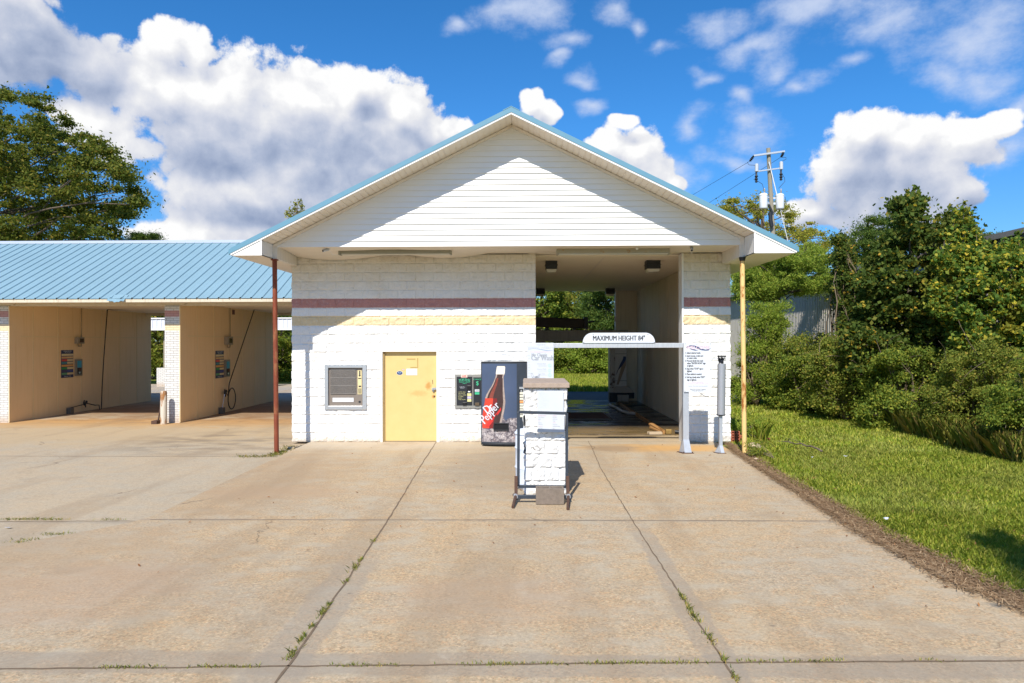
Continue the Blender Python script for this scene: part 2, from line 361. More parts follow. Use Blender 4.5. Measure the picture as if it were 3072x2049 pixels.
    spot = q.m('SUBTRACT', 1.0, q.step(q.vor(ps, 1.7), .02, .05)); c = q.mix(q.m('MULTIPLY', spot, .55), c, (.13, .10, .075))
    h = q.m('ADD', q.m('MULTIPLY', q.vor(ps, 62), .5), fine)
    q.out(c, rough, 0, q.bump(h, .28, .006), .25); return m
ORANGE = (.56, .32, .11)
M_drive = concrete('driveway_concrete', (.46, .358, .228), (.42, .355, .258), 3.3,
    joints_x=((-1.72, .24, -7.6), (1.39, .14, -6.4)), joints_y=((-10.68, .19, .55), (-6.8, .05, .4)),
    stains=((2.7, -.85, 1.5, .55, ORANGE, .9), (3.9, -.9, .6, .4, ORANGE, .6), (-.3, -3.2, 1.3, 2.4, (.25, .205, .15), .5), (-4.1, -4.2, 1.1, 3.0, (.35, .245, .145), .55), (-5.5, -8.2, 2.2, 1.2, (.36, .26, .16), .5), (1.9, -.9, .6, .5, (.22, .19, .15), .6), (2.1, 1.0, 1.9, .5, (.24, .17, .085), .8),
            (-3.2, -.4, 2.4, .7, (.50, .42, .32), .5), (-3.6, -5.2, 1.2, .5, (.40, .27, .16), .5), (-4.2, -9.3, 1.3, .9, (.40, .27, .17), .45), (-.3, -9.4, 1.0, .6, (.40, .27, .17), .4)), smooth_back=-1.2)
M_apron = concrete('apron_concrete', (.445, .355, .24), (.40, .34, .25), 8.1, joints_y=((-6.8, .05, .4),), agg=.25,
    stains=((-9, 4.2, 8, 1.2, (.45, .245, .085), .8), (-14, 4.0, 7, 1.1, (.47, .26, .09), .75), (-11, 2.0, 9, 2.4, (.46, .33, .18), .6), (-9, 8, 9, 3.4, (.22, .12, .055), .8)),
    streak=((.17, .135, .095), .6, (.55, 1.6, 1), (-6.7, .3), 3.4, 2.6))
M_backpave = concrete('back_concrete', (.44, .37, .28), (.34, .31, .27), 5.5, agg=.3)

def wetfloor():
    m, q = newmat('wet_tunnel_floor'); p = q.pos(); x, y, z = q.xyz(p)
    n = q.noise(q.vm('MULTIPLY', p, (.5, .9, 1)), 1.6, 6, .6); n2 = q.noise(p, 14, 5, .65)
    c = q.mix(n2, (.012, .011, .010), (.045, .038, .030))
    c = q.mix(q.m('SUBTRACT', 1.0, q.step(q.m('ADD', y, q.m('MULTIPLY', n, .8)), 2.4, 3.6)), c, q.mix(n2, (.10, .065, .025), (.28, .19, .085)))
    rg = q.n('ShaderNodeMapRange', {0: n, 1: .42, 2: .60, 3: .13, 4: .62}).outputs[0]
    q.out(c, rg, 0, q.bump(n2, .12, .004), .5); return m
M_wet = wetfloor()
def asphalt():
    m, q = newmat('back_asphalt'); p = q.pos(); n = q.noise(p, 40, 5, .7)
    q.out(q.mix(q.noise(p, 1.2, 5), q.mix(n, (.03, .03, .032), (.07, .068, .068)), (.09, .085, .08)), .8, 0, q.bump(n, .3, .01)); return m
M_asph = asphalt()
def soil():
    m, q = newmat('turf_soil'); p = q.pos(); n = q.noise(p, .9, 6, .6); f = q.noise(p, 26, 5, .7)
    c = q.mix(q.step(n, .35, .68), q.mix(f, (.11, .17, .025), (.23, .29, .05)), q.mix(f, (.20, .20, .045), (.36, .33, .10)))
    q.out(c, .95, 0, q.bump(f, .35, .02), .1); return m
M_soil = soil()

def blockpaint(name, stripes, dirt_shade, pits=None, course=.2033, crack=.5):
    m, q = newmat(name); p = q.pos(); x, y, z = q.xyz(p)
    n = q.noise(p, 24, 6, .7); big = q.noise(p, 1.3, 5, .6)
    c = q.mix(n, (.70, .69, .66), (.80, .79, .765))
    pit = q.noise(q.vm('MULTIPLY', p, (1, 1, 1.5)), 38, 6, .72)
    c = q.mix(q.m('MULTIPLY', q.step(pit, .60, .72), .55), c, (.40, .36, .30))       # speckle shadow of the rough face, put into the colour
    crn = q.noise(q.vm('MULTIPLY', p, (1, 1, 1.8)), 11, 7, .7, 0, 1.5)
    c = q.mix(q.m('MULTIPLY', q.step(crn, .615, .68), crack), c, (.24, .21, .17))
    fz = q.m('FRACT', q.m('ADD', q.m('DIVIDE', z, course), .5)); ml = q.m('SUBTRACT', 1.0, q.step(q.m('ABSOLUTE', q.m('SUBTRACT', fz, .5)), .008, .028))
    c = q.mix(q.m('MULTIPLY', q.m('MULTIPLY', ml, q.step(q.noise(p, 3.5, 4, .7), .38, .62)), .36), c, (.30, .27, .22))  # shading of the block joints drawn into the colour along each course
    if pits:
        pq = q.noise(q.vm('MULTIPLY', p, (1, 1, 1.6)), pits, 7, .68, 0, 1.2)
        c = q.mix(q.m('MULTIPLY', q.step(pq, .59, .68), .85), c, (.14, .12, .10))
    if dirt_shade:
        d = q.m('MULTIPLY', q.step(q.m('ADD', z, q.m('MULTIPLY', q.m('SUBTRACT', big, .5), 1.2)), 2.9, 4.4), .62)  # real grime up high, with the warm soffit-shade tone put into its colour
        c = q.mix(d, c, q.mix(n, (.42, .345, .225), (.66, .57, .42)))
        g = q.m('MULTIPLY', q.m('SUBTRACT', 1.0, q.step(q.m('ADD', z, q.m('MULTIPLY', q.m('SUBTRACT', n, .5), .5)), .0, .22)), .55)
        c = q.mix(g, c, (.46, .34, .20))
    ed = q.m('MULTIPLY', q.m('SUBTRACT', n, .5), .035)
    zz = q.m('ADD', z, ed)
    for z0, z1, cc, wear in stripes:
        f = q.m('MULTIPLY', q.step(zz, z0 - .006, z0 + .006), q.m('SUBTRACT', 1.0, q.step(zz, z1 - .006, z1 + .006)))
        f = q.m('MULTIPLY', f, q.m('SUBTRACT', 1.0, q.m('MULTIPLY', q.step(q.noise(p, 30, 5, .7), .52, .70), wear)))
        c = q.mix(f, c, q.mix(q.noise(p, 9, 4), tuple(v * .78 for v in cc), tuple(min(1, v * 1.12) for v in cc)))
    q.out(c, .75, 0, q.bump(pit, .35, .008), .25); return m
REDS, YELS = (.46, .22, .195), (.70, .56, .34)
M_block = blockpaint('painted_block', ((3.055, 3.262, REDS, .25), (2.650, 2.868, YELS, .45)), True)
M_pblock = blockpaint('painted_pillar_block', (), False, 7, .19875, .8)
def brickpaint():
    m, q = newmat('painted_brick'); p = q.pos(); x, y, z = q.xyz(p)
    u = q.n('ShaderNodeCombineXYZ', {0: q.m('ADD', x, y), 1: z, 2: 0.}).outputs[0]
    b = q.n('ShaderNodeTexBrick', {'Vector': u, 'Color1': (.66, .65, .62, 1), 'Color2': (.58, .565, .53, 1), 'Mortar': (.20, .18, .155, 1), 'Scale': 1.0, 'Mortar Size': .0045, 'Mortar Smooth': .2, 'Brick Width': .203, 'Row Height': .0677})
    c = b.outputs[0]; fac = b.outputs[1]
    for z0, z1, cc in ((3.02, 3.20, REDS), (2.62, 2.82, YELS)):
        f = q.m('MULTIPLY', q.m('GREATER_THAN', z, z0), q.m('LESS_THAN', z, z1)); c = q.mix(q.m('MULTIPLY', f, .9), c, q.mix(fac, cc, tuple(v * .7 for v in cc)))
    g = q.m('SUBTRACT', 1.0, q.step(q.m('ADD', z, q.m('MULTIPLY', q.noise(p, 9, 4), .25)), .1, .4))
    c = q.mix(q.m('MULTIPLY', g, .5), c, (.42, .27, .14))
    q.out(c, .7, 0, q.bump(q.m('SUBTRACT', 1.0, fac), .6, .006), .3); return m
M_pbrick = brickpaint()
def doorpaint():
    m, q = newmat('yellow_door'); p = q.pos(); x, y, z = q.xyz(p); n = q.noise(p, 5, 5, .6)
    c = q.mix(n, (.60, .425, .165), (.68, .50, .215))
    for (px, py, rx, rz, s) in ((1285, 1158, .10, .13, .75), (1300, 1190, .05, .06, .9), (1255, 1180, .28, .10, .35), (1304, 1189, .022, .028, 1.)):
        o = W(px, py, .06); l = q.vm('LENGTH', q.vm('MULTIPLY_ADD', p, (1 / rx, 0, 1 / rz), (-o.x / rx, 0, -o.z / rz)))
        c = q.mix(q.m('MULTIPLY', q.step(q.m('ADD', q.m('SUBTRACT', 1.0, l), q.m('MULTIPLY', q.m('SUBTRACT', q.noise(p, 16, 6, .7), .5), 1.3)), .0, .8), s), c, (.44, .20, .035) if s < .95 else (.07, .02, .01))
    q.out(c, .42, 0, q.bump(q.noise(p, 3, 3), .05, .01), .35); return m
M_door = doorpaint()
M_frame = mat('door_frame_paint', (.76, .74, .70), .5, var=.06, scale=8)
M_frametan = mat('door_jamb_tan', (.40, .28, .12), .6, var=.15, rust=(.36, .13, .03), rust_at=.62, rscale=6)

def leafmat(name, stops, trans=.45, rough=.7, patch=None):
    m, q = newmat(name)
    ri = q.n('ShaderNodeNewGeometry').outputs['Random Per Island']; p = q.pos()
    c = q.ramp(ri, stops)
    if patch:                                            # whole sprays that have turned colour
        c = q.mix(q.m('MULTIPLY', q.step(q.noise(p, patch[1], 3, .6), patch[2], patch[2] + .08), patch[3]), c, patch[0])
    b = q.n('ShaderNodeBsdfPrincipled', {'Base Color': c, 'Roughness': rough, 'Specular IOR Level': .18})
    t = q.n('ShaderNodeBsdfTranslucent', {0: q.mix(.5, c, q.mix(1., c, (1.3, 1.35, .6), 'MULTIPLY'))})
    mx = q.n('ShaderNodeMixShader', {0: trans, 1: b.outputs[0], 2: t.outputs[0]})
    q.n('ShaderNodeOutputMaterial', {0: mx.outputs[0]}); return m
L_oak = leafmat('oak_leaves', [(0, (0.075, 0.102, 0.017)), (.5, (0.128, 0.162, 0.024)), (.85, (0.213, 0.211, 0.035)), (1, (0.321, 0.237, 0.041))])
L_pine = leafmat('pine_needles', [(0, (0.055, 0.105, 0.023)), (.6, (0.109, 0.175, 0.034)), (1, (0.200, 0.245, 0.046))])
L_dark = leafmat('dark_green_leaves', [(0, (0.051, 0.085, 0.016)), (.45, (0.086, 0.139, 0.025)), (.8, (0.144, 0.187, 0.033)), (.93, (0.244, 0.229, 0.041)), (.97, (0.570, 0.411, 0.051)), (1, (0.570, 0.314, 0.041))], patch=((.16, .18, .035), .7, .55, .5))
L_gum = leafmat('turning_leaves', [(0, (0.074, 0.142, 0.026)), (.55, (0.147, 0.243, 0.039)), (.78, (0.320, 0.324, 0.050)), (.9, (0.620, 0.546, 0.061)), (1, (0.620, 0.445, 0.052))], patch=((.34, .25, .03), .9, .58, .4))
L_bright = leafmat('bright_green_leaves', [(0, (0.154, 0.227, 0.028)), (.6, (0.259, 0.347, 0.043)), (1, (0.413, 0.439, 0.071))], .45)
L_olive = leafmat('olive_leaves', [(0, (0.135, 0.178, 0.032)), (.5, (0.206, 0.253, 0.039)), (.85, (0.304, 0.308, 0.050)), (1, (0.465, 0.337, 0.070))])
L_yellow = leafmat('yellow_green_leaves', [(0, (0.187, 0.218, 0.029)), (.6, (0.312, 0.312, 0.043)), (1, (0.530, 0.406, 0.058))], .45)
L_mid = leafmat('mid_green_leaves', [(0, (0.101, 0.158, 0.025)), (.6, (0.202, 0.272, 0.039)), (1, (0.404, 0.385, 0.054))])
L_grass = leafmat('grass_blades', [(0, (0.205, 0.296, 0.029)), (.5, (0.341, 0.410, 0.046)), (.85, (0.518, 0.476, 0.075)), (1, (0.614, 0.567, 0.150))], .4, .6, patch=((.33, .34, .09), .45, .50, .4))
L_straw = leafmat('straw', [(0, (0.169, 0.098, 0.048)), (.5, (0.312, 0.195, 0.102)), (1, (0.494, 0.351, 0.204))], .15, .8)
L_weed = leafmat('weed_blades', [(0, (0.142, 0.198, 0.029)), (.6, (0.262, 0.287, 0.050)), (1, (0.564, 0.394, 0.130))], .35)
L_dry = leafmat('dry_leaves', [(0, (.16, .07, .03)), (1, (.34, .17, .07))], .2)

# ------------------------------------------------------------------ ground
ground = MB(); ground.add([(-3000, -3000, -.07), (3000, -3000, -.07), (3000, 3000, -.07), (-3000, 3000, -.07)], [(0, 1, 2, 3)])
ground.build('ground', M_soil, kind='structure')
jag = lambda a, n, s, amp: [(a[0][0] + (a[1][0]-a[0][0])*t + amp*(random.random()-.5), a[0][1] + (a[1][1]-a[0][1])*t) for t in np.linspace(0, 1, n)]
LEFT = [(-4.905, .35), (-4.90, -1.2), (-4.885, -4.8), (-4.86, -6.55), (-4.98, -6.95), (-5.2, -7.25), (-5.9, -8.05), (-7.4, -9.0), (-12, -10.6), (-30, -14)]
RIGHT = [(4.30, .1), (4.27, -2.2)] + jag([(4.26, -3.0), (4.05, -6.6)], 14, 1, .07) + jag([(4.0, -7.2), (4.02, -9.0)], 8, 2, .07) + [(4.2, -9.6), (4.4, -11), (5.2, -13), (9, -15.5), (30, -18)]
dv_ = MB(); dv_.slab([(4.30, 1.15), (-4.905, 1.15)] + LEFT + [(-30, -40), (30, -40)] + RIGHT[::-1], -.25, 0.0)
drive = dv_.build('driveway', M_drive, kind='structure')
ap = MB(); ap.slab([(-4.85, 1.1), (-4.85, 13.2), (-40, 13.2), (-40, -30), (-4.85, -30)], -.3, -.045)
ap.build('apron', M_apron, kind='structure')
bk = MB(); bk.slab([(-4.9, 13.2), (-4.9, 22.5), (-45, 22.5), (-45, 13.2)], -.3, -.045); bk.build('back_pavement', M_backpave, kind='structure')
rd = MB(); rd.slab([(-4.9, 11.3), (9.5, 11.3), (9.0, 16.3), (-4.9, 16.4)], -.3, -.04); rd.build('back_road', M_asph, kind='structure')
tf = MB(); tf.box(-.2, 4.32, 1.25, 11.3, -.2, .004); tf.build('tunnel_floor', M_wet, kind='structure')
# joints: shallow dark slots with a wavering edge, laid on the slab
def strip(pts, wd, z, mb, jit=.006):
    P = []
    for a, b in zip(pts[:-1], pts[1:]):
        n = max(2, int((Vector(b) - Vector(a)).length / .12)); P += [tuple(Vector(a).lerp(Vector(b), t / n)) for t in range(n)]
    P.append(pts[-1]); vs = []
    for i, p in enumerate(P):
        t = Vector(P[min(i+1, len(P)-1)]) - Vector(P[max(i-1, 0)]); nrm = Vector((-t.y, t.x)).normalized()
        w1, w2 = wd * (.35 + .4 * random.random()), wd * (.35 + .4 * random.random()); o = jit * (random.random() - .5) * 2
        vs += [(p[0] + nrm.x * (w1 + o), p[1] + nrm.y * (w1 + o), z), (p[0] - nrm.x * (w2 - o), p[1] - nrm.y * (w2 - o), z)]
    mb.add(vs, [(2*i, 2*i+1, 2*i+3, 2*i+2) for i in range(len(P)-1)])
M_joint = mat('joint_dirt', (.17, .12, .075), .95, var=.4, scale=14)
J = MB()
strip([(-2.02, .0), (-1.93, -2.6), (-1.75, -6.8), (-1.66, -10.7), (-1.6, -16)], .016, .004, J)
strip([(1.44, .15), (1.42, -1.0), (1.35, -3.2), (1.355, -6.8), (1.40, -10.6), (1.42, -16)], .013, .004, J)
strip([(-4.8, -6.83), (-.3, -6.79), (3.95, -6.80)], .009, .004, J)
strip([(-9.4, -10.9), (-3.6, -10.8), (-1.3, -10.72), (1, -10.64), (4.2, -10.56)], .016, .004, J)
strip([(-16, -1.68), (-5.0, -1.76)], .012, -.041, J); strip([(-13, -6.9), (-4.95, -6.72)], .014, -.041, J); strip([(-20, 3.95), (-5.3, 3.9)], .01, -.041, J)
strip([(1.0, -.35), (1.5, -.7), (1.42, -1.1)], .012, .0045, J, .02); strip([(.3, .05), (3.5, .1)], .008, .004, J)
strip([(-4.925, -.2), (-4.905, -4.8), (-4.88, -6.55), (-5.0, -6.97), (-5.22, -7.28), (-5.93, -8.09), (-7.4, -9.03)], .05, -.040, J); strip([(.24, 1.2), (3.55, 1.2)], .06, .0085, J, .01)
J.build('slab_joints', M_joint, kind='structure')

# ------------------------------------------------------------------ main building
bld = thing('car_wash_building', 'white painted block car wash building with vinyl sided gable and blue metal roof edge', 'car wash', (-.3, 0, 0))
XL, XR, HW = -5.31, 4.62, 4.268
CX, SL = -.265, .4945
def zb(x): return 6.79 - SL * abs(x - CX)
def block_face(x0, x1, z0, z1, y0, holes=(), seed=0, amp=.03, edges=(True, True), bw=.4064):
    xs = np.arange(x0, x1 + .001, .0254 * (x1 - x0) / (round((x1 - x0) / .0254) * .0254)); nx = len(xs)
    cs = 10 if False else 7; fr = np.array([.012, .14, .33, .52, .71, .87, .985]) * .2032
    nc = int(round((z1 - z0) / .2032)); zs = np.concatenate([z0 + i * (z1 - z0) / nc + fr * ((z1 - z0) / nc / .2032) for i in range(nc)]); zs[0] = z0; zs[-1] = z1
    Xg, Zg = np.meshgrid(xs, zs)
    ci = np.floor((Zg - z0) / ((z1 - z0) / nc) - 1e-6); xo = Xg - x0 + (ci % 2) * bw / 2
    bi = np.floor(xo / bw); u = (xo / bw - bi); v = (Zg - z0) / ((z1 - z0) / nc) - ci
    pill = np.minimum(1, np.minimum(u, 1 - u) * bw / .03) * np.minimum(1, np.minimum(v, 1 - v) * .2032 / .028)
    hb = _h(bi, ci, seed + 5)
    n1 = fbm(Xg * 5.5 + hb * 31, Zg * 9 + hb * 17, seed, 4); n2 = np.abs(fbm(Xg * 13 + hb * 7, Zg * 17, seed + 9, 3) - .5) * 2
    h = pill * (.006 + amp * (n1 - .32) + amp * .55 * n2 + .006 * (hb - .5))
    Yg = y0 - h
    ex = amp * .8 * (fbm(Zg * 9, Zg * 0 + seed, seed + 3, 3) - .35) * np.minimum(1, np.minimum(v, 1 - v) * 8)
    if edges[0]: Xg[:, 0] -= ex[:, 0]
    if edges[1]: Xg[:, -1] += ex[:, -1]
    keep = lambda a, b, c, d: not any(hx0 < (a + b) / 2 < hx1 and hz0 < (c + d) / 2 < hz1 for hx0, hx1, hz0, hz1 in holes)
    vs = list(zip(Xg.ravel(), Yg.ravel(), Zg.ravel())); fs = []
    for j in range(len(zs) - 1):
        for i in range(nx - 1):
            if not holes or keep(xs[i], xs[i+1], zs[j], zs[j+1]): fs.append((j*nx+i, j*nx+i+1, (j+1)*nx+i+1, (j+1)*nx+i))
    return vs, fs
d0, d1 = W(1147, 1321), W(1316, 1321); DZ = W(1200, 1050).z
DX0, DX1 = d0.x, d1.x
s0, s1 = W(975, 1228), W(1097, 1095)
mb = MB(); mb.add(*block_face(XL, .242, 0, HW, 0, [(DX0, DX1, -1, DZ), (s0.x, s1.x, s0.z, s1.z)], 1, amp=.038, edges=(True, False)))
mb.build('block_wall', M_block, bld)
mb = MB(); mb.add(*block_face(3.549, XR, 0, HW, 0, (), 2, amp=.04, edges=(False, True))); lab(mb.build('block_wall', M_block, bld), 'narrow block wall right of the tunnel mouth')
bx = MB()                                              # wall cores behind the split faces
bx.box(XL + .02, DX0, .012, .30, 0, HW); bx.box(DX1, .243, .012, .30, 0, HW); bx.box(DX0, DX1, .012, .30, DZ, HW); bx.box(DX0, DX1, .30, .36, 0, HW)
bx.box(XL + .02, XL + .30, .30, 11.2, 0, HW); bx.box(-.10, .20, .30, 11.2, 0, HW)
bx.box(3.548, XR - .02, .012, .30, 0, HW); bx.box(4.32, XR - .02, .30, 11.2, 0, HW); bx.box(3.49, 4.32, 10.9, 11.2, 0, HW); bx.box(XL + .3, -.1, 10.9, 11.2, 0, HW)
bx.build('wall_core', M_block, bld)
tw = MB(); tw.box(4.306, 4.322, .31, 10.9, 0, HW - .03); tw.box(.198, .214, .31, 11.19, 0, HW - .03); tw.box(3.488, 4.305, 10.885, 10.898, 0, HW - .03)
tw.build('tunnel_lining', M_tunnelwall, bld)
ts = MB()
for yy in np.arange(1.5, 10.9, 1.22): ts.box(4.3, 4.307, yy, yy + .03, 0, HW - .03)
ts.box(4.3, 4.307, .31, 10.88, 2.36, 2.39); ts.box(3.49, 4.30, 10.878, 10.886, 3.55, 3.575)
ts.build('lining_trim', M_tunnelwall, bld)
cl = MB(); cl.box(-.1, 4.4, .302, 11.18, HW - .025, HW + .03)
cl.build('tunnel_ceiling', M_tunnelceil, bld)
cs_ = MB(); cs_.box(1.83, 1.87, .31, 11.1, HW - .034, HW - .026); cs_.build('ceiling_batten', M_soffit, bld)
cg = MB(); cg.box(3.535, 3.575, -.03, .30, 0.0, HW - .01); lab(cg.build('corner_guard', M_white, bld), 'pale metal corner strip on the tunnel jamb')
# soffit, sagging where it meets the wall
so = MB(); nx, ny = 120, 6; vs = []
def sag(x):
    s_ = 0
    for px, wd, a in ((1010, 170, .13), (1335, 130, .10), (1180, 60, .015)):
        c_ = W(px, 770).x; h_ = wd / 132.4; s_ = max(s_, a * max(0, 1 - ((x - c_) / h_) ** 2) ** 1.2)
    return s_
for j in range(ny + 1):
    y_ = -1.262 + (1.262 - .045) * j / ny
    for i in range(nx + 1):
        x_ = -5.17 + (4.5 + 5.17) * i / nx; vs.append((x_, y_, HW + .004 - sag(x_) * (j / ny) ** 1.7))
so.add(vs, [(j*(nx+1)+i, (j+1)*(nx+1)+i, (j+1)*(nx+1)+i+1, j*(nx+1)+i+1) for j in range(ny) for i in range(nx)])
so.box(.1, 3.7, -.045, .31, HW + .004, HW + .03)
def ribbed(name, c, axis, pitch, depth=.5):
    m, q = newmat(name); p = q.pos(); s_ = q.xyz(p)[axis]
    fr = q.m('FRACT', q.m('DIVIDE', s_, pitch)); g = q.m('MULTIPLY', q.step(fr, .0, .10), q.m('SUBTRACT', 1.0, q.step(fr, .90, 1.0)))
    n = q.noise(p, 2.2, 5, .6); cc = q.mix(n, tuple(v * .86 for v in c), tuple(min(1, v * 1.08) for v in c))
    cc = q.mix(q.m('MULTIPLY', q.m('SUBTRACT', 1.0, g), .45), cc, tuple(v * .45 for v in c))
    q.out(cc, .5, 0, q.bump(g, depth, .01), .35); return m
M_soffx = ribbed('soffit_boards', (.80, .72, .60), 1, .125); M_beamv = ribbed('beam_cladding', (.72, .68, .61), 1, .10)
so.build('soffit', M_soffx, bld, smooth=True)
# gable siding: real lap boards
gs = MB(); pitch = .1168; z = HW - .005; nb = 0
while z < zb(CX) - .03:
    z1 = min(z + pitch, zb(CX) - .002); f = lambda zz: (zb(CX) - zz) / SL
    x0a, x1a, x0b, x1b = max(CX - f(z), -5.27), min(CX + f(z), 4.535), max(CX - f(z1), -5.27), min(CX + f(z1), 4.535)
    gs.add([(x0a, -1.278, z), (x1a, -1.278, z), (x1b, -1.255, z1), (x0b, -1.255, z1), (x0a, -1.25, z), (x1a, -1.25, z)], [(0, 1, 2, 3), (0, 4, 5, 1)]); z = z1
gs.build('gable_siding', M_siding, bld)
gb = MB(); gb.prism([(-5.2, HW + .005), (4.5, HW + .005), (4.5, zb(4.5) - .01), (CX, zb(CX) - .01), (-5.2, zb(-5.2) - .01)], -1.245, -1.1); gb.build('gable_wall', M_white, bld); gb = MB(); gb.prism([(-5.2, HW + .035), (4.5, HW + .035), (4.5, zb(4.5) - .01), (CX, zb(CX) - .01), (-5.2, zb(-5.2) - .01)], 10.9, 11.1)
gb.build('gable_wall', M_white, bld)
jc = MB()
for sg in (-1, 1):
    xe = CX + sg * (5.0 if sg < 0 else 4.79)
    jc.bar((CX, -1.285, zb(CX) - .035), (xe, -1.285, zb(xe) - .035), .03, .05)
jc.box(4.45, 4.53, -1.29, -1.26, HW, zb(4.53)); jc.build('siding_channel', M_soffit, bld)
# rake soffit boards
rs = MB(); y0r, y1r = -1.925, -1.245
for sg in (-1, 1):
    L = 5.0 if sg < 0 else 4.79; n = int(L / .1115)
    for i in range(n):
        a, b = CX + sg * (i * L / n + .008), CX + sg * ((i + 1) * L / n - .008); t = .003 if i % 2 else 0
        pz = [(a, zb(a) + t), (b, zb(b) + t), (b, zb(b) + .02), (a, zb(a) + .02)]
        rs.prism(pz if sg > 0 else pz[::-1], y0r, y1r)
    rs.prism([(CX, zb(CX) + .012), (CX + sg * 5.6, zb(CX + 5.6) + .012), (CX + sg * 5.6, zb(CX + 5.6) + .03), (CX, zb(CX) + .03)], y0r, y1r)
rs.build('rake_soffit', M_soffit, bld)
wf = MB(); bt = MB(); rf = MB(); rb = MB()
for sg in (-1, 1):
    xe = CX + sg * 5.61; pz = lambda lo, hi, x2=xe: [(CX, zb(CX) + lo), (x2, zb(x2) + lo), (x2, zb(x2) + hi), (CX, zb(CX) + hi)]
    wf.prism(pz(-.003, .036), -1.945, -1.90); bt.prism(pz(.036, .140), -1.955, -1.93)
    rf.prism(pz(.04, .135, CX + sg * 5.66), -1.93, 11.6)
    for yy in np.arange(-1.7, 11.5, .305): rb.bar((CX + sg * .1, yy, zb(CX + .1) + .145), (CX + sg * 5.67, yy, zb(CX + 5.67) + .145), .05, .025)
    wf.box(xe - .01, xe + .012, -1.93, 11.5, zb(xe) - .0, zb(xe) + .08)
wf.build('rake_fascia', M_white, bld); bt.build('rake_trim', M_trimblue, bld); rf.build('roof', M_trimblue, bld); rb.build('roof_ribs', M_trimblue, bld)
rc = MB()
for sg in (-1, 1): rc.prism([(CX, zb(CX) + .141), (CX + sg * .16, zb(CX + .16) + .141), (CX + sg * .16, zb(CX + .16) + .156), (CX, zb(CX) + .156)], -1.96, 11.62)
rc.build('ridge_cap', M_trimblue, bld)
# boxed eave returns
for sg, xp in ((-1, -5.27), (1, 4.535)):
    er = MB(); es = MB()
    xt = CX + sg * 5.61; zl = 4.008
    tri = [(xt, zl), (xp, zl), (xp, zb(xp) - .002), (xt, zb(xt) + .002)]
    er.prism(tri if sg < 0 else tri, -1.93, -1.915)
    er.box(*sorted((xp, xp - sg * -.014)), -1.915, -1.262, zl, zb(xp) - .002)
    er.box(xp - .018, xp + .018, -1.938, -1.931, zl, zb(xp) - .002)
    es.box(*sorted((xt + sg * -.004, xp)), -1.914, -.05, zl + .001, zl + .02); es.box(*sorted((xt + sg * -.004, (XL - .03 if sg < 0 else XR + .03))), -.05, 11.4, zl + .001, zl + .02)
    er.build('eave_return', M_white, bld); es.build('eave_soffit', M_soffx, bld)
for x0, x1, nm in ((-5.305, -5.18, 'left'), (4.435, 4.575, 'right')):
    b_ = MB(); b_.box(x0, x1, -1.285, -.035, 4.012, HW + .012); b_.build('entry_beam', M_beamv, bld, bevel=.004)
p_ = MB(); p_.cyl((-5.205, -1.27, -.1), (-5.24, -1.27, 3.99), .0485, 20); p_.box(-5.30, -5.18, -1.33, -1.21, 3.985, 4.011)
lab(p_.build('support_post', M_rustpost, bld, smooth='auto'), 'rust red round steel post under the left eave')
p_ = MB(); p_.cyl((4.53, -1.27, -.1), (4.495, -1.27, 3.96), .0485, 20); p_.lathe((4.495, -1.27, 3.93), [(.052, 0), (.06, .03), (.07, .08)], 16, 1)
lab(p_.build('support_post', [M_yelpost, M_dark], bld, smooth='auto'), 'yellow round steel post with rust streaks under the right eave')
# door
dl, dr_, dt_ = W(1155, 1321, .08).x, W(1311.5, 1321, .08).x, W(1200, 1055, .08).z
fm = MB(); fm.box(DX0 - .035, dl - .035, -.022, .14, 0.0, DZ + .03); fm.box(dr_, DX1 + .02, -.022, .14, 0.0, DZ + .03); fm.box(dl - .035, dr_, -.022, .14, dt_, DZ + .03)
fm.box(dl - .034, dl, .03, .14, .004, dt_ - .001, 1)
dd = MB(); dd.box(dl + .004, dr_ - .004, .075, .12, .012, dt_ - .004); door = dd.build('door', M_door, bld, bevel=.003)
fm.build('door_frame', [M_frame, M_frametan], door, bevel=.003)
hd = MB(); o = W(1299, 1167, .06)
hd.cyl((o.x, .078, o.z), (o.x, .02, o.z), .028, 20); hd.cyl((o.x, .03, o.z), (o.x, -.01, o.z), .02, 20); hd.bar((o.x, .02, o.z + .005), (o.x + .085, .03, o.z + .015), .02, .045); hd.prism([(o.x - .03, o.z - .02), (o.x + .03, o.z - .02), (o.x + .01, o.z - .075)], .05, .075)
hd.build('handle', M_steel, door, smooth='auto')
hl = MB(); o = W(1298, 1146, .07); hl.bar((o.x - .005, .074, o.z + .05), (o.x + .004, .074, o.z - .05), .012, .006); o = W(1303, 1190, .07); hl.cyl((o.x, .0755, o.z), (o.x, .071, o.z), .02, 16); hl.build('lock_hole', M_rust, door)
stk = MB()
def rect(mb, px0, px1, py0, py1, y, m=0, th=.003):
    a, b = W(px0, py1, y), W(px1, py0, y); mb.box(a.x, b.x, y - th, y, a.z, b.z, m)
tp = MB(); rect(tp, 1220, 1246.5, 1075.5, 1079, .0745); rect(tp, 1251.5, 1254.5, 1074, 1104, .0745); rect(tp, 1231, 1251, 1101, 1104, .0745)
tp.build('tape_residue', mat('tape_glue', (.42, .29, .09), .6), door)
rect(stk, 1219, 1251.5, 1106, 1125.5, .0745)
stk.build('paper_notice', mat('faded_notice', (.66, .67, .70), .5, var=.12, scale=40), door)
ov = MB()
def oval(mb, px, py, rx, rz, y, m=0, n=28):
    o = W(px, py, y); mb.add([(o.x + rx * math.cos(2*PI*i/n), y, o.z + rz * math.sin(2*PI*i/n)) for i in range(n)], [tuple(range(n))], m)
oval(ov, 1199, 1119, .072, .048, .0735, 1); oval(ov, 1199, 1119, .066, .042, .0725, 0)
o = W(1199, 1119, .0715)
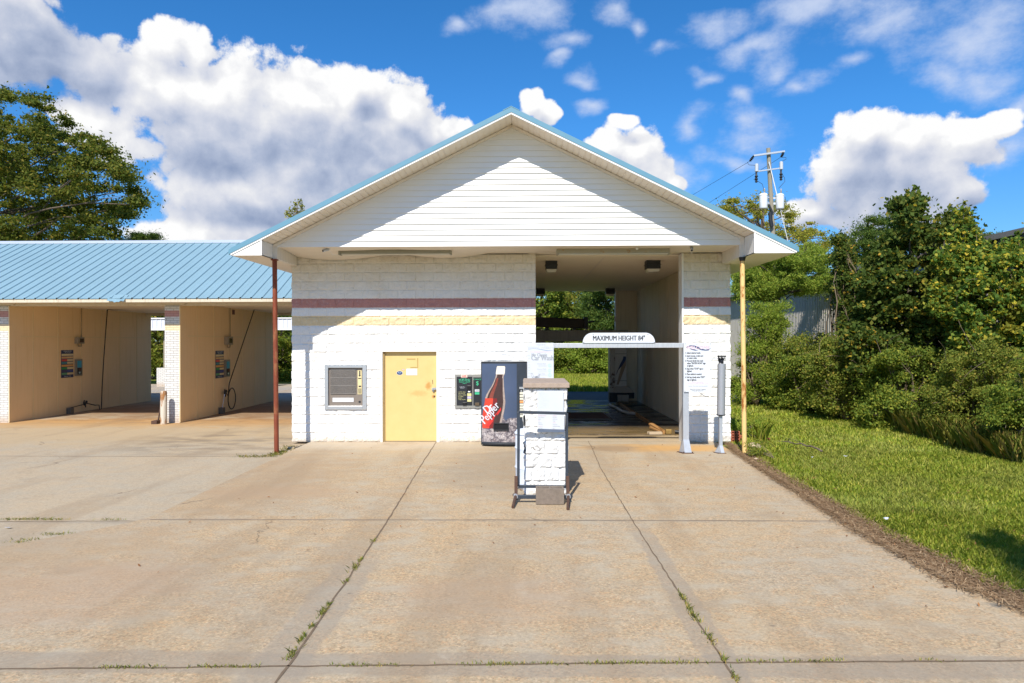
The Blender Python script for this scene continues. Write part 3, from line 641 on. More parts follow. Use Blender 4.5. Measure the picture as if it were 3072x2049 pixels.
for sg in (-1, 1): ov.add([(o.x, .0715, o.z - .028), (o.x + sg * .012, .0715, o.z - .012), (o.x + sg * .045, .0715, o.z + .022), (o.x + sg * .018, .0715, o.z + .018)], [(0, 1, 2, 3)] if sg > 0 else [(3, 2, 1, 0)], 2)
ov.add([(o.x + .006 * math.cos(a), .0712, o.z + .012 + .006 * math.sin(a)) for a in np.linspace(0, 2*PI, 10)[:-1]], [tuple(range(9))], 2)
oval(ov, 1210, 1109, .034, .015, .0735, 3); oval(ov, 1210, 1109, .029, .011, .0725, 1)
ov.text('DR', W(1210, 1109, .07).x, W(1210, 1109, .07).z - .006, .02, .0715, 3)
ov.build('sticker', [M_navyprint, M_signwhite, mat('sticker_blue', (.30, .42, .62), .5), M_red], door)

# ------------------------------------------------------------------ fixtures on the building
def fluoro(px0, px1, py0, py1, label, mt):
    a, b = W(px0, py1, -.77), W(px1, py0, -.77); t = thing('strip_light', label, 'light', ((a.x+b.x)/2, -.72, a.z), 'strip lights under the entry soffit')
    m_ = MB(); m_.prism([(a.x, b.z), (b.x, b.z), (b.x, HW + .003), (a.x, HW + .003)], -.77, -.63); m_.box(a.x, b.x, -.78, -.62, b.z - .05, b.z); m_.build('housing', mt, t, bevel=.004)
    m_ = MB(); m_.box(a.x + .05, b.x - .03, -.76, -.64, a.z, b.z - .0505); m_.build('diffuser', M_lampcover, t, bevel=.01)
    m_ = MB(); m_.box(a.x - .005, a.x + .04, -.785, -.615, a.z - .003, b.z + .01); m_.build('end_cap', mt, t); m_ = MB(); m_.box(b.x - .03, b.x + .005, -.785, -.615, a.z - .003, b.z + .01); m_.build('end_cap', mt, t)
fluoro(1016, 1353, 752, 764, 'dusty grey strip light under the soffit above the yellow door', M_fixture2)
fluoro(1670, 2009, 751, 764, 'rust stained strip light under the soffit above the tunnel mouth', M_fixture)
def seccam(px, py, dirx, label):
    o = W(px, py, -1.05); t = thing('security_camera', label, 'camera', (o.x, -1.05, HW), 'security cameras')
    b_ = MB(); b_.cyl((o.x + .05, -1.0, HW + .005), (o.x + .05, -1.0, o.z + .02), .012, 10); b_.cyl((o.x + .05, -1., HW), (o.x + .05, -1., HW - .015), .03, 14); b_.build('bracket', M_alu, t)
    d = Vector((dirx, -.8, -.35)).normalized(); c0 = Vector((o.x + .045, -1.02, o.z))
    b_ = MB(); b_.cyl(c0, c0 + d * .14, .028, 16); b_.bar(c0 + Vector((0, 0, .03)), c0 + d * .16 + Vector((0, 0, .03)), .06, .006); b_.build('body', M_alu, t, smooth='auto')
    b_ = MB(); b_.cyl(c0 + d * .141, c0 + d * .146, .022, 16); b_.build('lens', M_glass, t)
    b_ = MB(); b_.tube([c0, c0 + Vector((.05, .15, -.1)), c0 + Vector((.09, .4, -.06)), (o.x + .14, -.5, HW - .03)], .005, 5); b_.build('cable', M_white, t)
seccam(978, 748, -.75, 'small pale security camera left of the grey strip light')
seccam(2069, 745, -.15, 'small pale security camera right of the rusty strip light')
bl = MB(); o = W(1911, 747, -.95); bl.lathe((o.x, -.95, o.z - .02), [(.0, 0), (.022, .005), (.03, .03), (.022, .05), (.02, .09)], 14); bl.box(o.x - .03, o.x + .03, -.98, -.92, o.z + .07, HW + .004)
tag(bl.build('bare_bulb', M_white, smooth='auto'), 'bare white bulb socket in front of the rusty strip light', 'light')
def baylight(px0, px1, y, label):
    a = W(px0, 800, y).x; b = W(px1, 800, y).x; h = .11
    t = thing('tunnel_light', label, 'light', ((a+b)/2, y, HW - .03), 'floodlights on the tunnel ceiling')
    m_ = MB(); m_.box(a, b, y, y + .3, HW - .03 - .20, HW - .026); m_.box(a - .015, b + .015, y - .012, y + .31, HW - .14, HW - .12); m_.build('housing', M_dark, t, bevel=.008)
    m_ = MB(); m_.prism([(a + .01, HW - .232), (b - .01, HW - .232), (b - .04, HW - .30), (a + .04, HW - .30)][::-1], y + .0, y + .3); m_.build('cover', M_lampcover, t, bevel=.006)
baylight(1637, 1672, 1.1, 'dirty floodlight near the tunnel mouth, left of the ceiling batten')
baylight(1940, 1982, 1.1, 'dirty floodlight near the tunnel mouth, right of the ceiling batten')
baylight(1609, 1634, 9.7, 'dark floodlight at the tunnel exit, left corner')
baylight(1818, 1845, 9.7, 'dark floodlight at the tunnel exit above the gantry column')

# snack machine set into the wall
t = thing('snack_machine', 'steel framed snack vending machine built into the wall left of the yellow door', 'vending machine', (W(1036, 1228).x, 0, s0.z))
def px_box(mb, px0, px1, py0, py1, ya, yb, m=0):
    a, b = W(px0, py1, ya), W(px1, py0, ya); mb.box(a.x, b.x, ya, yb, a.z, b.z, m)
m_ = MB(); y_ = -.055
px_box(m_, 973.5, 984, 1093, 1229, y_, .02); px_box(m_, 1087.5, 1098.8, 1093, 1229, y_, .02); px_box(m_, 984, 1087.5, 1093, 1103.5, y_, .02); px_box(m_, 984, 1087.5, 1218, 1229, y_, .02)
m_.build('frame', M_steel, t, bevel=.004)
M_bronze = mat('bronze_face', (.24, .20, .165), .45, .3, var=.1)
m_ = MB(); px_box(m_, 984, 1087.5, 1103.5, 1218, .0, .03); m_.build('face', M_bronze, t)
m_ = MB(); px_box(m_, 991, 1067.5, 1110, 1181, -.006, -.001); m_.build('window', mat('shelf_depth', (.05, .035, .025), .5, var=.6, scale=14), t)
m_ = MB(); a, b = W(991, 1181, -.02), W(1067.5, 1110, -.02); nxm, nzm = 30, 36     # diamond mesh
for i in range(-nzm, nxm + 1):
    for sg in (1, -1):
        p0 = None; pts = []
        for j in range(nzm + 1):
            u_ = i + sg * j if sg > 0 else i + nzm - j
            if 0 <= u_ <= nxm: pts.append((a.x + (b.x - a.x) * u_ / nxm, -.014 - .003 * (sg > 0), a.z + (b.z - a.z) * j / nzm))
        if len(pts) > 1: m_.bar(pts[0], pts[-1], .0045, .003, up=(0, 1, 0))
for py in (1110, 1133, 1157, 1181): p = W(1000, py, -.02); m_.box(a.x, b.x, -.022, -.01, p.z - .006, p.z + .006)
m_.build('mesh_guard', mat('mesh_metal', (.27, .245, .22), .5, .4), t)
m_ = MB(); px_box(m_, 1073, 1085, 1111, 1183, -.012, -.001); kp = m_.build('keypad_panel', mat('keypad_cream', (.66, .56, .30), .5), t)
m_ = MB()
for r_ in range(5):
    for c_ in range(3): px_box(m_, 1075 + c_ * 3.2, 1077 + c_ * 3.2, 1165.5 + r_ * 3.2, 1167.5 + r_ * 3.2, -.017, -.0125)
px_box(m_, 1074.5, 1083.5, 1134, 1136.5, -.016, -.0125); px_box(m_, 1076, 1083, 1157, 1161, -.016, -.0125); px_box(m_, 1077.5, 1081, 1112.5, 1126, -.014, -.0125)
o = W(1079.2, 1127, -.014); m_.add([(o.x - .03, -.014, o.z + .01), (o.x + .03, -.014, o.z + .01), (o.x, -.014, o.z - .025)], [(0, 2, 1)]); m_.build('keys', M_dark, kp)
m_ = MB(); px_box(m_, 997.5, 1061, 1193.5, 1206, -.008, -.001); m_.build('delivery_flap', mat('flap', (.62, .63, .65), .4), t, bevel=.003)
m_ = MB(); px_box(m_, 1076, 1081.5, 1203, 1208, -.012, -.001); m_.build('lock', M_dark, t)

# token and change machine panel
t = thing('token_machine', 'grey framed token and change machine with green print in the wall', 'change machine', (W(1414, 1224).x, 0, W(1414, 1224).z))
m_ = MB(); px_box(m_, 1364.8, 1464, 1123, 1224.6, -.05, .02); m_.build('frame', mat('grey_frame', (.27, .265, .24), .5, .2), t, bevel=.004)
m_ = MB(); px_box(m_, 1370, 1417, 1130, 1216.5, -.056, -.0505); pL = m_.build('token_panel', M_dark, t, bevel=.002)
m_ = MB(); px_box(m_, 1420, 1460, 1132, 1216.5, -.056, -.0505); pR = m_.build('change_panel', M_dark, t, bevel=.002)
M_greenp = mat('green_print', (.05, .42, .22), .5, var=.05); M_yelp = mat('yellow_print', (.66, .62, .28), .5, var=.05)
m_ = MB(); o = W(1393.5, 1140, -.0575)
for i, ch in enumerate('TOKENS'):
    q_ = (i - 2.5) / 2.5; m_.text(ch, o.x + q_ * .115, o.z - .015 - .022 * q_ * q_, .075, -.0575, 0, bold=.012)
m_.text('CREDIT CARDS', o.x, o.z - .058, .036, -.0575, 0, bold=.01); m_.text('ONLY', o.x, o.z - .088, .034, -.0575, 0, bold=.01)
m_.text('INSERT BILL', o.x - .05, o.z - .165, .024, -.0575, 1); m_.text('FACE UP', o.x - .05, o.z - .19, .024, -.0575, 1)
for i, l in enumerate(('1. INSERT CREDIT', 'CARD OR CASH', '2. SELECT NUMBER', 'OF TOKENS', 'DESIRED', '3. TAKE TOKENS')): m_.text(l, o.x - .145, o.z - .28 - .034 * i, .022, -.0575, 2, 'LEFT')
m_.build('lettering', [M_greenp, M_fadesign, M_yelp], pL)
m_ = MB(); px_box(m_, 1401.5, 1412.5, 1157, 1172, -.068, -.0565); px_box(m_, 1388, 1400, 1207, 1216, -.08, -.0565); px_box(m_, 1404, 1411, 1174, 1178, -.064, -.0565, 1); m_.build('card_reader', [mat('reader', (.01, .01, .012), .3), M_steel], pL, bevel=.003)
m_ = MB(); px_box(m_, 1402, 1414, 1180, 1188, -.06, -.0565, 0); px_box(m_, 1402, 1414, 1189, 1196, -.06, -.0565, 1); px_box(m_, 1402, 1414, 1197, 1205, -.06, -.0565, 0); m_.build('sticker', [M_yelp, mat('lilac', (.5, .45, .62), .5)], pL)
m_ = MB(); px_box(m_, 1383, 1402, 1124.5, 1132.5, -.058, -.0505); ar = m_.build('air_label', mat('air_pink', (.74, .52, .44), .5), t)
m_ = MB(); o = W(1392.5, 1131.3, -.0595); m_.text('AIR', o.x, o.z, .062, -.0595, 0, bold=.012); m_.build('lettering', M_red, ar)
m_ = MB(); o = W(1432, 1140, -.0575); m_.text('CHANGE', o.x, o.z, .045, -.0575, 0, bold=.012); m_.text('$', o.x, o.z - .115, .13, -.0575, 0, bold=.012)
px_box(m_, 1424.5, 1438, 1168, 1175, -.0575, -.0565, 1); px_box(m_, 1424.5, 1438, 1176.5, 1183.5, -.0575, -.0565, 0); m_.text('PUSH', o.x, o.z - .245, .03, -.0585, 2); m_.build('lettering', [M_greenp, M_fadesign, M_dark], pR)
m_ = MB(); px_box(m_, 1425, 1438, 1208, 1217, -.08, -.0565); m_.build('coin_cup', mat('cup_brown', (.10, .07, .04), .5), pR, bevel=.004)

# ------------------------------------------------------------------ soda machine
ang = R(-3); SMO = Vector((-.965, -.66, 0)); SW, SD, SH = 1.0, .60, 1.83
SM = Matrix.Translation(SMO) @ Matrix.Rotation(ang, 4, 'Z')
t = thing('soda_machine', 'tall dark soft drink machine with a bottle picture on its front', 'vending machine', tuple(SMO))
m_ = MB(SM); m_.box(0, SW, .07, SD, .05, SH); m_.build('cabinet', mat('cabinet_blue', (.035, .055, .085), .4, var=.15), t, bevel=.012)
def bul(a): u_ = (a / SW - .5) * 2; return -.085 * (1 - u_ * u_)
def front(a, b, off=0.): return (a, .06 + bul(a) - off, b)
def sheet(mb, a0, a1, b0, b1, off, m=0, n=12, back=None):
    vs = []
    for i in range(n + 1):
        a = a0 + (a1 - a0) * i / n; vs += [front(a, b0, off), front(a, b1, off)]
    mb.add(vs, [(2*i, 2*i+2, 2*i+3, 2*i+1) for i in range(n)], m)
m_ = MB(SM)
prof = [front(SW * i / 16, 0)[:2] for i in range(17)]
m_.slab(prof + [(SW, .075), (0, .075)], .075, SH - .01); m_.build('door', M_black, t, bevel=.004)
m_ = MB(SM); m_.slab([(a, b - .006) for a, b in prof] + [(SW, .09), (0, .09)], .03, .075); m_.slab([(a, b - .006) for a, b in prof] + [(SW, .09), (0, .09)], SH - .01, SH + .012); m_.build('bumper', M_dark, t, bevel=.006)
def panelblue():
    m, q = newmat('panel_navy'); x = q.xyz(q.pos()); n = q.noise(q.pos(), 1.5, 2)
    q.out(q.mix(n, (.045, .065, .10), (.075, .105, .19)), .3, 0, None, .5); return m
PA0, PA1, PB0, PB1 = .025, .785, .10, 1.795
cu = lambda u_: PA0 + (u_ - 495) / (1000 - 495) * (PA1 - PA0)      # picture survey coordinates on the panel
cv = lambda v_: PB1 - (v_ - 335) / (1490 - 335) * (PB1 - PB0)
m_ = MB(SM); sheet(m_, PA0, PA1, PB0, PB1, .003); pan = m_.build('front_panel', panelblue(), t)
def icemat():
    m, q = newmat('ice_print'); p = q.pos(); n1 = q.vor(p, 17, 'Color'); n2 = q.vor(p, 38, 'Color'); e = q.vor(p, 17, 'Distance', 'DISTANCE_TO_EDGE')
    v = q.m('ADD', q.m('MULTIPLY', q.xyz(n1)[0], .5), q.m('MULTIPLY', q.xyz(n2)[1], .5))
    c = q.ramp(v, [(0, (.05, .045, .055)), (.35, (.14, .12, .13)), (.6, (.27, .24, .25)), (.85, (.42, .37, .35)), (1, (.62, .6, .6))])
    q.out(q.mix(q.m('MULTIPLY', q.step(q.noise(p, 9, 3), .6, .7), .5), c, (.35, .14, .10)), .35, 0, None, .4); return m
m_ = MB(SM); n = 26; vs = []
tops = [1190,1200,1250,1280,1300,1310,1300,1290,1270,1260,1250,1260,1240,1180,1120,1105,1110,1150,1170,1150,1140,1135,1130,1140,1130,1135,1130]
for i in range(n + 1):
    a = PA0 + (PA1 - PA0) * i / n; vs += [front(a, PB0, .005), front(a, cv(tops[i]), .005)]
m_.add(vs, [(2*i, 2*i+2, 2*i+3, 2*i+1) for i in range(n)]); m_.build('ice_picture', icemat(), pan)
ROWS = [(368,722,828),(385,714,836),(470,700,830),(490,702,824),(515,698,814),(545,688,812),(600,668,815),(660,640,818),(720,600,822),(790,560,828),(845,541,834),(900,536,838),(1000,516,826),(1100,501,806),(1200,497,782),(1290,500,750)]
def bottle(mb, r0, r1, cols, off):
    rows = [r for r in ROWS if r0 <= r[0] <= r1]; nc = len(cols)
    for (v0, a0, b0), (v1, a1, b1) in zip(rows[:-1], rows[1:]):
        for i in range(nc):
            f0, f1 = i / nc, (i + 1) / nc
            mb.add([front(cu(a0 + (b0-a0)*f0), cv(v0), off), front(cu(a0 + (b0-a0)*f1), cv(v0), off), front(cu(a1 + (b1-a1)*f1), cv(v1), off), front(cu(a1 + (b1-a1)*f0), cv(v1), off)], [(3, 2, 1, 0)], cols[i])
PM = [mat('cap_cream', (.72, .66, .55), .4), mat('bottle_glass_dark', (.055, .03, .028), .3, var=.4, scale=12), mat('bottle_glint', (.34, .27, .23), .4, var=.5, scale=30), mat('label_red', (.56, .055, .03), .35, var=.2), mat('label_maroon', (.17, .018, .018), .35, var=.3), mat('cola_brown', (.20, .05, .035), .35, var=.4, scale=14)]
m_ = MB(SM); bottle(m_, 368, 490, [0, 0, 0, 0], .008); bottle(m_, 490, 545, [2, 1, 1, 1, 1, 2], .008); bottle(m_, 545, 845, [2, 1, 5, 5, 1, 1, 1, 1, 1, 2], .008); bottle(m_, 845, 1290, [3, 3, 3, 3, 4, 4, 1, 1, 1, 2], .008)
m_.build('bottle_picture', PM, pan)
m_ = MB(SM); fn = lambda a, b: front(a, b, .013); rt = R(36)
du = lambda u_, v_: (cu(u_), cv(v_))
m_.add([fn(*du(545, 1262)), fn(*du(600, 1262)), fn(*du(775, 1020)), fn(*du(775, 975)), fn(*du(660, 1120))], [(0, 1, 2, 3, 4)], 1)
fw = lambda a, b: front(a, b, .017)
for i, ch in enumerate('Pepper'):
    a, b = du(556 + i * 37.5, 1210 - i * 47); m_.text(ch, a, b, (.30 if i == 0 else .24), m=0, rot=R(44), fn=fw, sx=.72, bold=.02)
for i, ch in enumerate('Dr'): a, b = du(608 + i * 52, 1050 - i * 40); m_.text(ch, a, b, .26, m=0, rot=R(40), fn=fw, sx=.78, bold=.02)
m_.build('lettering', [M_signwhite, M_red], pan)
m_ = MB(SM); a0, b0, a1, b1 = cu(668), cv(1320), cu(886), cv(1205)
yy = .06 + bul((a0 + a1) / 2); m_.box(a0, a1, yy - .03, yy + .02, b0, b0 + .022); m_.box(a0, a1, yy - .03, yy + .02, b1 - .018, b1); m_.box(a0, a0 + .018, yy - .03, yy + .02, b0 + .022, b1 - .018); m_.box(a1 - .018, a1, yy - .03, yy + .02, b0 + .022, b1 - .018); m_.box(a0 + .018, a1 - .018, yy - .012, yy - .008, b0 + .022, b1 - .018, 1)
m_.build('dispensing_port', [M_dark, mat('port_dark', (.004, .004, .005), .5)], t, bevel=.003)
m_ = MB(SM); sheet(m_, .83, .985, .62, 1.30, .004); sp = m_.build('selection_panel', M_dark, t)
for i in range(9): q_ = MB(SM); q_.box(.85, .93, .0, .05 , .64 + i * .062, .688 + i * .062); q_.build('selection_button', [mat('button_%s' % c, v, .4) for c, v in (('cream', (.6, .58, .48)),)][0] if i != 5 else mat('button_orange', (.75, .33, .12), .4), sp, bevel=.003)
m_ = MB(SM); m_.box(.84, .93, .0, .045, 1.25, 1.295); m_.cyl((.885, .04, 1.21), (.885, .0, 1.21), .02, 14); m_.build('coin_slot', M_steel, sp)
m_ = MB(SM)
for a in (.06, SW - .06):
    for b in (.1, SD - .08): m_.cyl((a, b, 0), (a, b, .055), .025, 10)
m_.build('feet', M_dark, t)

# ------------------------------------------------------------------ pay pillar, sign frame, block, barrel
py0, py1, pxa, pxb = -5.34, -4.18, W(1576.5, 1300, -5.34).x, W(1698, 1300, -5.34).x
t = thing('block_pillar', 'short white painted split face block pillar with a brown stone cap', 'pillar', ((pxa+pxb)/2, -4.76, 0))
PH = 1.59
m_ = MB()
vs, fs = block_face(pxa, pxb, 0, PH - .0, py0, (), 21, amp=.06, bw=.2); m_.add(vs, fs)
for x_, s_, sd in ((pxa, -1, 31), (pxb, 1, 33)):
    vs, fs = block_face(0, py1 - py0, 0, PH, 0, (), sd, amp=.05); m_.add([((x_ + s_ * -v[1]) if False else x_ - s_ * v[1] * -1 * -1, py0 + v[0], v[2]) for v in vs], fs if s_ < 0 else fs)
m_.box(pxa + .015, pxb - .015, py0 + .015, py1, 0, PH)
m_.build('blocks', M_pblock, t)
def roughslab(mb, x0, x1, y0, y1, z0, z1, amp, seed, n=10):
    r_ = random.Random(seed); pts = []
    for (a, b), (c, d) in (((x0, y0), (x1, y0)), ((x1, y0), (x1, y1)), ((x1, y1), (x0, y1)), ((x0, y1), (x0, y0))):
        for i in range(n): f_ = i / n; pts.append((a + (c-a)*f_ + amp*(r_.random()-.5), b + (d-b)*f_ + amp*(r_.random()-.5)))
    mb.slab(pts, z0, z1)
c0, c1 = W(1569.6, 1155, -5.42), W(1708, 1155, -5.42)
m_ = MB(); roughslab(m_, c0.x, c1.x, -5.42, -4.10, PH, PH + .072, .014, 3); m_.build('cap', M_cap, t, bevel=.006)
m_ = MB(); m_.box(pxa + .06, pxb - .05, py0 - .004, py0 + .02, PH - .06, PH - .001); m_.build('mortar_band', mat('mortar', (.42, .38, .32), .9, bump=.3), t)
# notice boards on the pillar
tn = thing('notice_board', 'blank faded white notice board fixed on the upper pillar front', 'notice', (W(1655, 1236, -5.4).x, -5.4, W(1655, 1236, -5.4).z), 'notices on the pillar')
m_ = MB(); px_box(m_, 1612, 1691, 1172, 1236, -5.408, -5.396); nb_ = m_.build('board', M_fadesign, tn, bevel=.002)
m_ = MB(); o = W(1617, 1180, -5.411)
for i in range(7): m_.text(('wash instructions', 'exact change only', 'insert bills face up', 'press a wash button', 'wait for green light', 'drive in slowly', 'no refunds given')[i][:18], o.x, o.z - .035 * i, .018, -5.411, 0, 'LEFT')
m_.build('lettering', mat('ghost_print', (.62, .65, .70), .5), nb_)
tn = thing('price_notice', 'white notice with faded pink print hung on the pillar behind the frame', 'notice', (W(1655, 1298, -5.42).x, -5.42, W(1655, 1298, -5.42).z), 'notices on the pillar')
m_ = MB(); px_box(m_, 1612, 1693, 1237, 1297, -5.43, -5.42); nb_ = m_.build('board', M_fadesign, tn, bevel=.002)
m_ = MB(); o = W(1615, 1250, -5.434)
for i in range(9):
    m_.text(('ENTER CODE', 'TO START', 'Basic', 'Plus', 'Special', 'Ultimate', 'All sales', 'are final', 'Thank you')[i], o.x, o.z - .026 * i + .01, .019, -5.434, 0 if i % 3 else 1, 'LEFT')
    m_.text(('WASH', 'PRICES', 'soft soap', 'rinse', 'WAX', 'spot free', 'undercarriage', 'dry', 'DRY')[i], o.x + .21, o.z - .026 * i + .01, .019, -5.434, 1 if i in (0, 4, 8) else 0, 'LEFT')
m_.build('lettering', [M_fadeprint, M_pink], nb_)
# a sign frame with nothing in it
FY = -5.74
t = thing('sign_frame', 'empty black steel sign frame on splayed legs in front of the pillar', 'sign frame', (W(1628, 1464, FY).x, FY, 0))
m_ = MB(); A_, B_, C_, D_ = W(1556, 1236, FY), W(1700, 1240, FY), W(1700, 1460, FY), W(1555, 1459, FY)
for a, b in ((A_, B_), (B_, C_), (C_, D_), (D_, A_)): m_.bar(a, b, .040, .040, up=(0, 1, 0))
m_.build('frame', M_black, t, bevel=.003)
m_ = MB(); yb_ = -5.855; q0, q1 = W(1547, 1489, yb_), W(1705, 1493, yb_); z_ = .085
m_.bar((q0.x, yb_, z_), (q1.x, yb_, z_), .05, .05); m_.build('base_bar', M_black, t, bevel=.003)
for q_, sg in ((q0, -1), (q1, 1)):
    m_ = MB(); m_.bar((q_.x + sg * -.005, yb_ + .01, .04), (q_.x + sg * -.005, FY - .025, .36), .045, .045, up=(0, 1, 0)); m_.build('upright_stub', M_rust, t, bevel=.003)
    e = G(1538.6, 1526) if sg < 0 else G(1703.6, 1531)
    m_ = MB(); m_.tube([(q_.x, yb_, .10), (e.x, e.y, .02)], .021, 12); m_.tube([(q_.x, yb_ + .03, .10), (q_.x + sg * .03, yb_ + .42, .02)], .021, 12); m_.build('leg', M_rust, t, smooth='auto')
    m_ = MB(); m_.cyl((q_.x, yb_ - .03, .09), (q_.x, yb_ + .035, .10), .032, 14); m_.build('joint_collar', M_alu, t, smooth='auto')
m_ = MB(); o = W(1696, 1250, FY); m_.tube([(o.x, FY - .03, o.z), (o.x + .02, FY - .05, o.z - .12), (o.x - .01, FY - .04, o.z - .2), (o.x + .01, FY - .03, o.z - .05)], .003, 5); m_.build('tie_wire', M_wire, t)
# cinder block with two cores, lying over the base bar
b0_, b1_ = G(1607.5, 1511), G(1692, 1511); zt = .225
t = thing('cinder_block', 'rough brown grey cinder block weighing down the black sign frame', 'block', ((b0_.x+b1_.x)/2, b0_.y + .1, 0))
m_ = MB(); x0, x1, y0, y1 = b0_.x, b1_.x, -5.975, -5.775; xm = (x0 + x1) / 2; wt = .032
ys = [(y0, y0 + wt), (y1 - wt, y1)]
for a, b in ys: m_.box(x0, x1, a, b, .004, zt)
for a in (x0, xm - wt / 2, x1 - wt): m_.box(a, a + wt, y0 + wt, y1 - wt, .004, zt - .001)
m_.build('block_shell', M_cinder, t, bevel=.006)
# barrel
bc = Vector((-.005, -4.62, 0)); o = W(1547, 1300, -4.62)
bc.x = o.x + .20 + .0
t = thing('plastic_barrel', 'pale blue white plastic barrel standing left behind the pillar', 'barrel', (bc.x, bc.y, 0)); bc.x = W(1545, 1300, -4.85).x + .255
m_ = MB(); m_.lathe((bc.x, -4.85, 0), [(.0, .0), (.21, .0), (.245, .04), (.25, .3), (.262, .33), (.25, .36), (.25, .60), (.262, .63), (.25, .66), (.25, .86), (.235, .90), (.225, .885), (.0, .885)], 32); m_.build('drum', M_barrel, t, smooth='auto')
m_ = MB(); m_.lathe((bc.x, -4.85, .84), [(.258, 0), (.266, .012), (.258, .03)], 32); m_.build('rim', M_barrel, t, smooth='auto')

# ------------------------------------------------------------------ clearance bar with its signs
CYB = -1.50
t = thing('clearance_bar', 'galvanised height bar across the tunnel mouth with a white arched sign', 'height barrier', (1.7, CYB, 0))
xp0, xp1 = W(2049, 1200, CYB).x, W(2066.5, 1200, CYB).x; zt0, zt1 = W(1800, 1043.5, CYB).z, W(1800, 1029.5, CYB).z
def post(x0, x1):
    m_ = MB(); w_ = x1 - x0
    m_.box(x0, x1, CYB - .012, CYB, .28, zt1); m_.box(x0, x0 + .012, CYB, CYB + .09, .28, zt1)
    m_.add([(x0, CYB - .012, .28), (x1, CYB - .012, .28), (x1 + .045, CYB - .05, .015), (x0 + .02, CYB - .05, .015), (x0, CYB + .09, .28), (x0 - .06, CYB + .09, .015)], [(0, 3, 2, 1), (0, 4, 5, 3)])
    m_.build('post', M_alu, t, bevel=.002)
    m_ = MB(); m_.slab([(x0 - .10, CYB + .12), (x0 - .03, CYB - .09), (x1 + .08, CYB - .09), (x1 + .03, CYB + .12)], .001, .014); m_.build('base_plate', M_rust, t)
    m_ = MB()
    for a, b in ((x0 - .03, CYB + .08), (x0 - .0, CYB - .07), (x1 + .055, CYB - .07)): m_.cyl((a, b, .014), (a, b, .035), .012, 6)
    m_.build('anchor_bolts', M_rust, t)
post(xp0, xp1); post(.075, .195)
m_ = MB(); m_.box(.05, xp0, CYB - .012, CYB + .06, zt0, zt1); m_.build('crossbar', mat('streaked_alu', (.55, .56, .57), .45, .5, var=.3, scale=10, stretch=(3, 1, .6)), t, bevel=.004)
a, b = W(1748, 1029, CYB - .02), W(1965, 998, CYB - .02); r_ = .19; h = b.z - a.z
poly = [(a.x, a.z)] + [(b.x, a.z)] + [(b.x - r_ + r_ * math.cos(q), a.z + (h) * math.sin(q)) for q in np.linspace(.05, PI/2, 9)] + [(a.x + r_ + r_ * math.cos(q), a.z + h * math.sin(q)) for q in np.linspace(PI/2, PI - .05, 9)]
m_ = MB(); m_.prism(poly, CYB - .03, CYB - .018); hs_ = m_.build('height_sign', M_signwhite, t)
m_ = MB(); m_.text('MAXIMUM HEIGHT 84"', (a.x + b.x) / 2, a.z + .05, .142, CYB - .0328, 0, sx=.74, bold=.032)
for px, py in ((1779, 1003), (1856.5, 1000.5), (1943, 1003), (1751, 1027), (1962, 1027)):
    o = W(px, py, CYB); m_.cyl((o.x, CYB - .034, o.z), (o.x, CYB - .0305, o.z), .008, 8)
m_.build('lettering', M_print, hs_)
# welcome sign
t = thing('welcome_sign', 'white numbered instruction sign headed with a blue wave beside the tunnel mouth', 'sign', (W(2093, 1176, -1.54).x, -1.54, W(2093, 1176, -1.54).z))
SY = -1.535
m_ = MB(); px_box(m_, 2052.3, 2134.5, 1029.6, 1176, SY - .008, SY); bd = m_.build('board', M_signwhite, t, bevel=.002)
m_ = MB(); y_ = SY - .0105; u = lambda cx, cy: W(2020 + cx / 4.125, 1000 + cy / 4.125, y_)
for i, (cx, cy, l) in enumerate(((146, 252, '1. Select desired wash.'), (146, 289, '2. Insert money, credit card'), (170, 316, 'or enter code.'), (146, 350, '3. Proceed slowly into wash'), (170, 381, 'when "ENTER NOW" sign'), (170, 411, 'is lighted.'), (146, 448, '4. Stop when "STOP" sign is'), (170, 478, 'lighted.'), (146, 515, '5. Place vehicle in neutral.'), (146, 553, '6. Exit bay slowly when "EXIT"'), (170, 585, 'sign is lighted.'))):
    o = u(cx, cy); m_.text(l, o.x, o.z, .052, y_, 0, 'LEFT', sx=.66 if len(l) < 26 else .62, bold=.05)
for cy, l, mm in ((611, 'PLEASE DRIVE SAFELY', 1), (630, 'YOUR CAR IS WASHED WITH SOFT WATER', 1), (661, 'THANK YOU FOR YOUR BUSINESS', 2), (699, 'Mfg. by Jim Coleman Company', 0), (716, 'www.jcolemanco.com', 0)):
    o = u(303, cy); m_.text(l, o.x, o.z, .030, y_, mm, sx=.85 if len(l) < 30 else .70)
for cx, cy in ((290, 130), (150, 130), (460, 130), (463, 446), (145, 715), (466, 715)): o = u(cx, cy); m_.cyl((o.x, SY - .012, o.z), (o.x, SY - .0085, o.z), .006, 8)
m_.build('lettering', [M_print, M_pink, M_fadeprint], bd)
m_ = MB(); up_ = [(155, 180), (185, 155), (215, 147), (260, 150), (300, 165), (350, 190), (400, 203), (440, 195), (463, 180)]; lo_ = [(155, 181), (200, 165), (230, 163), (265, 172), (300, 190), (345, 208), (395, 214), (435, 212), (463, 182)]
pts = [u(*p) for p in up_] + [u(*p) for p in lo_]; n = len(up_); m_.add([(p.x, y_ + .0006, p.z) for p in pts], [(n+i, n+i+1, i+1, i) for i in range(n-1)])
pts = [u(*p) for p in ((195, 185), (230, 205), (270, 214), (310, 214), (270, 203), (230, 190))]; m_.add([(p.x, y_ + .0006, p.z) for p in pts], [(0, 1, 5), (1, 2, 4, 5), (2, 3, 4)])
m_.build('wave_emblem', M_navyprint, bd)
